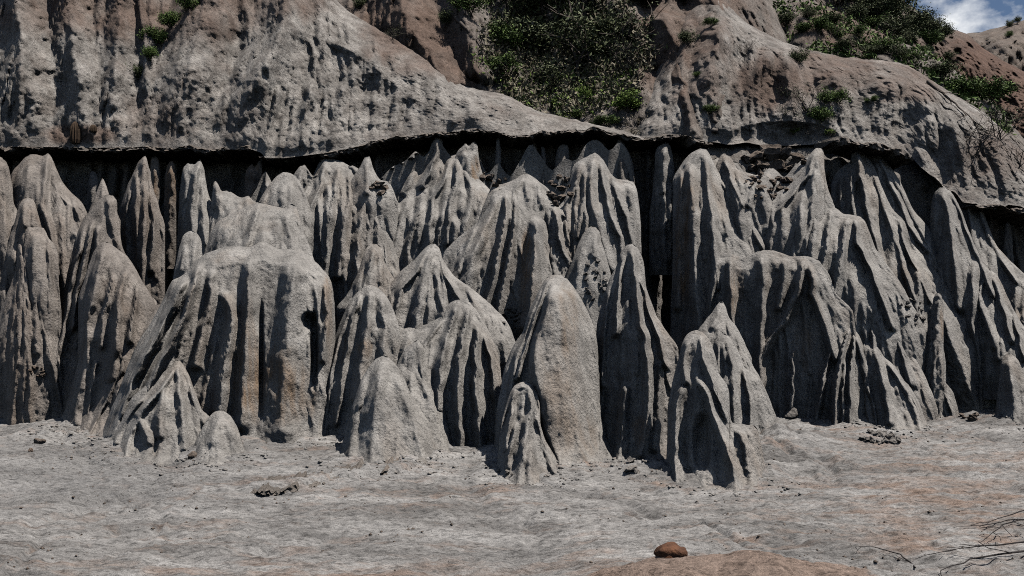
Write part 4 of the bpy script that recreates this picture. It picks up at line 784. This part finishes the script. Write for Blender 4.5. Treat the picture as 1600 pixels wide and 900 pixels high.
# crumbs fallen along the feet of the pillars
rng = np.random.RandomState(8); A = np.array([(x, y) for x, y, h_, r_ in APRON if h_ < .11]); K = 2600
pick = A[rng.randint(0, len(A), K)]; bx = pick[:, 0] + rng.normal(0, .22, K); by = pick[:, 1] - 0.55 + rng.normal(0, .3, K) - 0.25 * rng.rand(K)
sz = 0.008 + 0.03 * rng.rand(K) ** 3; vv = oct_v[None] * (0.6 + 0.7 * rng.rand(K, 6, 3)); th = rng.rand(K) * 6.28; c, s = np.cos(th)[:, None], np.sin(th)[:, None]
vx = vv[..., 0] * c - vv[..., 1] * s; vy = vv[..., 0] * s + vv[..., 1] * c
bv = np.stack([bx[:, None] + vx * sz[:, None], by[:, None] + vy * sz[:, None], (gz(bx, by) + 0.2 * sz)[:, None] + vv[..., 2] * sz[:, None] * .8], -1).reshape(-1, 3)
tag(make_obj('fallen_crumbs', bv, (oct_f[None] + 6 * np.arange(K)[:, None, None]).reshape(-1, 3), M_PIL, smooth=False, attrs={'stain': np.zeros(len(bv))}), 'grey crumbs fallen along the feet of the pillars', 'rubble', kind='stuff')

# ------------------------------------------------------------------ plants
def tube(vs, fs, p, q, r0, r1, k=3):
    p, q = Vector(p), Vector(q); d = (q - p); L_ = d.length
    if L_ < 1e-6: return
    d /= L_; a = d.orthogonal().normalized(); b = d.cross(a); o = len(vs)
    for c, r in ((p, r0), (q, r1)):
        for i in range(k):
            t = 6.2832 * i / k; vs.append(tuple(c + a * (math.cos(t) * r) + b * (math.sin(t) * r)))
    for i in range(k): fs.append((o + i, o + (i + 1) % k, o + k + (i + 1) % k, o + k + i))
def grow(vs, fs, tips, p, d, L_, r, depth, rng, up=0.15, spread=0.7, kids=3):
    n = 3; q = Vector(p)
    for i in range(n):
        d = (d + Vector((rng.gauss(0, .16), rng.gauss(0, .16), rng.gauss(0, .12) + up * .3))).normalized()
        q2 = q + d * (L_ / n); tube(vs, fs, q, q2, r * (1 - .25 * i / n), r * (1 - .25 * (i + 1) / n)); q = q2
        if depth <= 1: tips.append(q.copy())
        if i > 0 and depth > 0 and i < n - 1:
            dd = (d + Vector((rng.gauss(0, spread), rng.gauss(0, spread), rng.gauss(up, spread * .6)))).normalized()
            grow(vs, fs, tips, q, dd, L_ * rng.uniform(.5, .75), r * .55, depth - 1, rng, up, spread, kids)
    if depth > 0:
        for _ in range(kids):
            dd = (d + Vector((rng.gauss(0, spread), rng.gauss(0, spread), rng.gauss(up, spread * .6)))).normalized()
            grow(vs, fs, tips, q, dd, L_ * rng.uniform(.5, .8), r * .6, depth - 1, rng, up, spread, kids)
def leaves(tips, per, size, jit, rng):
    vs, fs = [], []
    for t in tips:
        for _ in range(per):
            c = t + Vector((rng.gauss(0, jit), rng.gauss(0, jit), rng.gauss(0, jit)))
            d = Vector((rng.gauss(0, 1), rng.gauss(0, 1), rng.gauss(.3, .8))).normalized(); a = d.orthogonal().normalized()
            a.rotate(Matrix.Rotation(rng.uniform(0, 6.28), 3, d)); s = size * rng.uniform(.6, 1.35); b = d.cross(a)
            o = len(vs); vs += [tuple(c - a * s), tuple(c - b * s * .38), tuple(c + a * s + d * s * .2), tuple(c + b * s * .38)]; fs.append((o, o + 1, o + 2, o + 3))
    return vs, fs
def shrub_proto(seed, stems, L_, depth, per, size, jit, kids=3, up=.2, spread=.65, r=0.016):
    rng = random.Random(seed); vs, fs, tips = [], [], []
    for i in range(stems):
        a = rng.uniform(0, 6.28); d = Vector((math.cos(a) * rng.uniform(.2, .9), math.sin(a) * rng.uniform(.2, .9), 1)).normalized()
        grow(vs, fs, tips, Vector((rng.uniform(-.05, .05), rng.uniform(-.05, .05), -.08)), d, L_ * rng.uniform(.7, 1.1), r, depth, rng, up, spread, kids)
    lv = leaves(tips, per, size, jit, rng) if per else None
    def mk(n, V, F, m):
        me = bpy.data.meshes.new(n); me.from_pydata([tuple(v) for v in V], [], F); me.materials.append(m); me.update(); return me
    return (vs, fs), lv, mk
PROTO = {}
def proto(key, lm, *a, **k):
    tw, lv, mk = shrub_proto(*a, **k)
    PROTO[key] = (mk('stems', tw[0], tw[1], M_TWIG), mk('foliage', lv[0], lv[1], lm) if lv else None)
proto('green0', M_LEAF, 11, 6, .34, 2, 9, .03, .06); proto('green1', M_LEAF, 12, 7, .30, 2, 9, .028, .065)
proto('dark0', M_LEAFD, 13, 6, .36, 2, 9, .028, .065); proto('dark1', M_LEAFD, 14, 5, .38, 2, 9, .028, .07)
proto('fresh0', M_LEAFY, 15, 7, .26, 2, 8, .028, .05); proto('fresh1', M_LEAFY, 16, 6, .28, 2, 8, .03, .05)
proto('bare0', None, 17, 6, .40, 2, 0, 0, 0, kids=3, spread=.8, r=.011); proto('bare1', M_LEAFD, 18, 6, .40, 2, 1, .02, .05, kids=3, spread=.8, r=.011)
proto('tuft', M_STRAW, 19, 16, .22, 1, 1, .03, .03, kids=2, up=-.1, spread=.4, r=.006)
def plant(kind, label, cat, px, py, h, group, sx=1.0, seed=0, objs=None):
    r = hit(objs or HILLS, px, py)
    if r is None: return None
    loc, _ = r; e = empty('shrub' if kind != 'tuft' else 'grass_tuft', loc); tag(e, label, cat, group)
    s = h * loc.y / FPX / 0.75; rz = random.Random(seed * 7 + px).uniform(0, 6.28)
    e.scale = (s * sx, s * sx, s); e.rotation_euler = (0, 0, rz)
    st_, fo = PROTO[kind]
    a = bpy.data.objects.new('stems', st_); C.objects.link(a); a.parent = e
    if fo: b = bpy.data.objects.new('foliage', fo); C.objects.link(b); b.parent = e
    return e
GS = 'shrubs on the hillside'
PL = [  # kind, x, foot y, height px, width factor, label
 ('green0', 292, 18, 34, 1.1, 'topmost green shrub of the leafy strip in the left gully'),
 ('green1', 266, 44, 34, 1.1, 'leafy green shrub second from the top in the left gully'),
 ('green0', 244, 68, 32, 1.1, 'leafy green shrub in the middle of the left gully strip'),
 ('green1', 230, 92, 28, 1.1, 'leafy green shrub low in the left gully strip'),
 ('dark0', 216, 126, 32, 1.0, 'lowest dark shrub of the left gully strip'),
 ('dark0', 560, 14, 24, 1.2, 'small dark shrub on the crest of the left hill at the top'),
 ('bare1', 612, 62, 22, 1.2, 'low grey shrub on the slope behind the left hill'),
 ('green0', 735, 24, 46, 1.3, 'round green shrub left of the thicket at the top'),
 ('dark0', 700, 40, 26, 1.2, 'low dark shrub left of the thicket near the eroded root'),
 ('dark1', 790, 40, 60, 1.3, 'dark shrub at the top left of the thicket'),
 ('dark0', 850, 30, 70, 1.4, 'large dark shrub at the top middle of the thicket'),
 ('dark1', 905, 50, 80, 1.3, 'tall dark shrub at the top right of the thicket'),
 ('green1', 775, 74, 50, 1.3, 'green shrub on the left flank of the thicket'),
 ('dark0', 830, 90, 64, 1.4, 'dark shrub in the heart of the thicket'),
 ('dark1', 900, 110, 76, 1.4, 'broad dark shrub in the centre right of the thicket'),
 ('bare1', 960, 112, 96, 1.3, 'sparse twiggy shrub on the right side of the thicket'),
 ('bare0', 925, 70, 80, 1.2, 'bare branching shrub standing above the thicket'),
 ('dark0', 970, 70, 50, 1.4, 'dark shrub high on the right flank of the thicket'),
 ('bare0', 810, 135, 44, 1.6, 'tangled grey brush hanging under the left of the thicket'),
 ('green0', 770, 112, 36, 1.4, 'green shrub on the lower left corner of the thicket'),
 ('dark1', 855, 150, 44, 1.5, 'dark shrub under the middle of the thicket'),
 ('bare1', 990, 118, 50, 1.3, 'thin leafed shrub on the lower right corner of the thicket'),
 ('fresh0', 913, 158, 34, 1.4, 'bright green bush below the thicket, the left of two'),
 ('fresh1', 980, 172, 36, 1.6, 'bright green bush below the thicket, the right of two'),
 ('fresh0', 870, 168, 20, 1.6, 'small fresh green bush low under the thicket'),
 ('green1', 905, 186, 20, 1.6, 'tiny green bush just above the middle ledge'),
 ('green0', 950, 196, 20, 1.8, 'small green bush hanging over the ledge below the thicket'),
 ('tuft', 935, 190, 34, 1.5, 'tuft of dry hanging grass left below the bright bushes'),
 ('tuft', 968, 195, 34, 1.5, 'tuft of dry hanging grass under the right bright bush'),
 ('tuft', 1000, 190, 34, 1.4, 'tuft of dry hanging grass at the right end of the bright bushes'),
 ('tuft', 990, 210, 28, 1.5, 'tuft of dry grass at the ledge above the dark slot'),
 ('dark0', 1075, 70, 26, 1.2, 'small dark shrub alone on the brown slope right of the thicket'),
 ('green0', 1112, 40, 16, 1.3, 'tiny green shrub near the top of the brown slope'),
 ('green1', 1090, 120, 12, 1.5, 'tiny green sprig in the middle of the brown slope'),
 ('green0', 1112, 176, 16, 1.5, 'small green sprig on the pale slope above the right columns'),
 ('bare0', 1165, 85, 26, 1.3, 'bare grey shrub on the upper right slope'),
 ('dark0', 1250, 100, 28, 1.2, 'dark shrub below the crest of the right hill'),
 ('bare1', 1260, 168, 40, 1.3, 'twiggy shrub in the right hill gully, the highest there'),
 ('green0', 1300, 162, 34, 1.2, 'leafy shrub in the right hill gully on the right'),
 ('green1', 1276, 190, 34, 1.3, 'leafy shrub in the right hill gully in the middle'),
 ('bare1', 1240, 200, 34, 1.4, 'twiggy shrub over the angular brown blocks'),
 ('fresh0', 1240, 208, 16, 1.6, 'fresh green sprig just above the angular brown blocks'),
 ('fresh1', 1300, 212, 18, 1.4, 'fresh green sprig beside the capped spires'),
 ('green0', 1360, 160, 14, 1.4, 'lone green sprig on the bare right hill face'),
 ('bare0', 1290, 222, 30, 1.3, 'dry lilac grey brush at the capped spires'),
 ('bare0', 1520, 240, 60, 1.4, 'bare brush on the shaded slope at the right edge, lower'),
 ('bare1', 1560, 215, 56, 1.4, 'dark brush on the shaded slope at the right edge, upper'),
 ('bare0', 1590, 260, 50, 1.4, 'bare brush cut by the right edge of the picture'),
]
BG = [  # shrubs of the far green shoulder and ridge
 ('dark0', 1310, 10, 40, 1.4), ('dark1', 1345, 14, 46, 1.4), ('dark0', 1380, 28, 50, 1.4), ('dark1', 1405, 40, 54, 1.3), ('dark0', 1430, 50, 48, 1.3), ('dark1', 1450, 66, 40, 1.3), ('green0', 1452, 72, 30, 1.3), ('dark0', 1470, 60, 26, 1.3),
 ('green1', 1436, 92, 26, 1.3), ('dark1', 1395, 62, 36, 1.5), ('dark0', 1340, 34, 30, 1.5), ('green0', 1370, 44, 26, 1.5), ('dark0', 1418, 72, 30, 1.4), ('green0', 1500, 47, 10, 1.2), ('dark0', 1485, 92, 14, 1.3)]
for i, (k, x, y, h, sx, lab) in enumerate(PL):
    if 740 < x < 1000 and y < 155 and k != 'tuft': h *= 1.15
    plant(k, lab, 'shrub' if k != 'tuft' else 'grass tuft', x, y, h, GS, sx, i)
byname = {o.name: o for o in HILLS}
ridge_words = ['first', 'second', 'third', 'fourth', 'fifth', 'sixth', 'seventh', 'eighth', 'ninth', 'tenth', 'eleventh', 'twelfth', 'thirteenth', 'fourteenth', 'fifteenth']
order = sorted(range(len(BG)), key=lambda i: BG[i][1])
for n_, i in enumerate(order):
    k, x, y, h, sx = BG[i]
    plant(k, ridge_words[n_] + ' shrub from the left along the green ridge below the sky', 'shrub', x, y, h, 'shrubs along the green ridge', sx, 50 + i, [byname['hill_red_ridge'], byname['hill_far']])
SH = [(1228, 40, 20), (1250, 52, 22), (1275, 48, 24), (1292, 66, 22), (1310, 62, 26), (1325, 80, 22), (1345, 78, 26), (1362, 88, 22), (1380, 82, 26), (1398, 94, 24), (1262, 30, 18), (1300, 40, 20), (1335, 56, 20), (1412, 96, 24), (1438, 112, 30), (1470, 124, 30), (1500, 150, 40), (1540, 160, 46), (1575, 185, 50), (1520, 130, 34), (1590, 150, 40)]
SH.sort()
sw = ['first', 'second', 'third', 'fourth', 'fifth', 'sixth', 'seventh', 'eighth', 'ninth', 'tenth', 'eleventh', 'twelfth', 'thirteenth', 'fourteenth', 'fifteenth', 'sixteenth', 'seventeenth', 'eighteenth', 'nineteenth', 'twentieth', 'twenty-first']
for i, (x, y, h) in enumerate(SH):
    plant(('dark0', 'green1', 'dark1', 'green0', 'bare1')[i % 5], sw[i] + ' low bush from the left on the grassy shoulder behind the right hill', 'bush', x, y, h, 'low bushes on the grassy shoulder', 1.7, 90 + i, [byname['hill_green_shoulder'], byname['hill_right']])
for i, (x, y, h, lab) in enumerate([(1577, 42, 12, 'lone shrub on the far skyline, the left of two'), (1589, 38, 12, 'lone shrub on the far skyline, the right of two'), (1575, 58, 12, 'green bush just below the far skyline')]):
    plant(('dark0', 'dark1', 'green0')[i], lab, 'shrub', x, y, h, 'shrubs on the far skyline', 1.2, 130 + i, [byname['hill_far']])
# grass cover of the shoulder
rng = random.Random(9); tips = []
for _ in range(5200):
    px = rng.uniform(1180, 1600); py = rng.uniform(5, 210); r = hit([byname['hill_green_shoulder']], px, py)
    if r and (vnoise(np.float64(px / 26), np.float64(py / 15), np.float64(.5), 3) > -0.15): tips.append(r[0])
lv = leaves(tips, 6, .07, .08, rng)
tag(make_obj('grass_cover', lv[0], lv[1], M_LEAF, smooth=False), 'patchy green ground cover on the shoulder behind the right hill', 'ground cover', kind='stuff')

# scrub and dry grass hanging between the shrubs of the gully
rng = random.Random(19); tg, td = [], []
for _ in range(3800):
    px = rng.uniform(735, 1030); py = rng.uniform(-10, 205)
    m = 1 - ((px - 885) / 150) ** 2 - ((py - 85) / 120) ** 2 + 0.5 * float(vnoise(np.float64(px / 22), np.float64(py / 18), np.float64(.5), 5))
    if m < 0.25: continue
    r = hit([byname['hill_gully']], px, py)
    if r: (tg if rng.random() < .5 else td).append(r[0] + Vector((0, -.04, rng.uniform(0, .18))))
lv = leaves(tg, 6, .045, .09, rng); tag(make_obj('scrub_cover', lv[0], lv[1], M_LEAFD, smooth=False), 'dark low scrub covering the gully between the shrubs', 'scrub', kind='stuff')
tf = [p for p in tg if p.z < 8.2 and rng.random() < .35]
lv = leaves(tf, 7, .05, .1, rng); tag(make_obj('fresh_grass_cover', lv[0], lv[1], M_LEAFY, smooth=False), 'fresh yellow green grass low in the gully below the thicket', 'grass', kind='stuff')
lv = leaves(td, 7, .07, .07, rng); tag(make_obj('dry_grass_cover', lv[0], lv[1], M_STRAW, smooth=False), 'dry straw coloured grass among the scrub of the gully', 'dry grass', kind='stuff')

# eroded root in the soil at the top
def branch(name, label, cat, pts, r0, seed, mat, twigs=0, depth=1, tl=.3, group=None, flat=False):
    rng = random.Random(seed); vs, fs, tips = [], [], []; pts = [Vector(p) for p in pts]
    sub = [pts[0]]
    for a, b in zip(pts[:-1], pts[1:]):
        for t in (.33, .66, 1): sub.append(a.lerp(b, t) + Vector((rng.gauss(0, .012), rng.gauss(0, .012), abs(rng.gauss(0, .006)))))
    for i, (a, b) in enumerate(zip(sub[:-1], sub[1:])):
        tube(vs, fs, a, b, r0 * (1 - .8 * i / len(sub)), r0 * (1 - .8 * (i + 1) / len(sub)), 5)
        if rng.random() < twigs:
            d = (b - a).normalized() + Vector((rng.gauss(0, .6), rng.gauss(0, .6), rng.gauss(.0, .05)))
            grow(vs, fs, tips, b, d.normalized(), tl * rng.uniform(.5, 1.2), r0 * .4, depth, rng, 0.0 if flat else .05, .16 if flat else .45, 2)
    base = pts[0]
    return tag(make_obj(name, vs, fs, mat), label, cat, group)
def gp(px, py, up=.02):
    r = hit([ground], px, py); return r[0] + Vector((0, 0, up))
branch('dead_root', 'gnarled dead root jutting from the slope left of the thicket', 'root', [hit(HILLS, x, y)[0] + Vector((0, -.05, .02)) for x, y in [(712, 30), (728, 48), (745, 66), (765, 84)]], .05, 3, M_TWIG, .4, 1, .4)
branch('dead_log', 'dead branch lying down the right hill face', 'branch', [hit(HILLS, x, y)[0] + Vector((0, -.05, .03)) for x, y in [(1448, 130), (1470, 148), (1490, 165), (1508, 184)]], .04, 4, M_TWIG, .5, 1, .4)
GB = 'dry branches on the ground'
def tw(label, pts, r, seed, tl=.35, t=.5, depth=0): branch('twig_and_shadow', label, 'dry branch', [gp(x, y, u) for x, y, u in pts], r * .55, seed, M_DEAD_SHADOW, t * .7, depth, tl, GB, True)  # one real twig; the other strands stand in for shadows of an unseen tree
tw('thin dry twig lying left of the brown patch at lower right', [(1430, 891, .02), (1405, 872, .03), (1372, 862, .03), (1338, 856, .01)], .012, 21, .2, .35)
tw('tree shadow shaped as a black branch reaching in from the lower right corner, the lowest', [(1640, 868, .05), (1580, 876, .06), (1520, 884, .05), (1465, 897, .02)], .02, 22, .3, .55)
tw('tree shadow shaped as a black branch above the lowest one at the right edge', [(1640, 872, .16), (1560, 872, .10), (1500, 868, .06), (1425, 878, .02)], .014, 23, .3, .5)
tw('tree shadow shaped as a black branch arching over the small reddish hump', [(1640, 846, .18), (1590, 838, .14), (1560, 842, .10), (1530, 856, .04)], .016, 24, .28, .6)
tw('highest tree shadow shaped as a black branch at the right edge', [(1640, 812, .10), (1590, 812, .08), (1560, 822, .06), (1515, 826, .02)], .014, 25, .3, .6)
tw('second highest tree shadow shaped as a black branch at the right edge', [(1640, 826, .06), (1585, 820, .05), (1550, 826, .04), (1500, 828, .01)], .012, 26, .25, .5)

# two small cacti on the straight ledge
def cactus(label, px, py, h, w):
    r = hit(HILLS + [o for o in C.objects if o.name.startswith('rock_ledge')], px, py); loc = r[0]; s = loc.y / FPX; H, R_ = h * s, w * s * .5
    k, m = 26, 12; V, F = [], []
    for j in range(m + 1):
        t = j / m; rr = R_ * math.sqrt(max(1 - max((t - .45) / .56, 0) ** 2, 0)) * (0.8 + .4 * min(t * 3, .5))
        for i in range(k):
            a = 6.2832 * i / k; q = rr * (1 + .13 * (1 if i % 2 else -1)); V.append((q * math.cos(a), q * math.sin(a), t * H - .02))
    for j in range(m):
        for i in range(k): F.append((j * k + i, j * k + (i + 1) % k, (j + 1) * k + (i + 1) % k, (j + 1) * k + i))
    e = make_obj('cactus', V, F, M_CACT, smooth=False); e.location = loc + Vector((0, -.03, 0)); return tag(e, label, 'cactus', 'cacti on the ledge')
cactus('taller brown barrel cactus on the straight ledge', 119, 223, 34, 15)
cactus('smaller brown barrel cactus on the straight ledge', 147, 206, 12, 10)
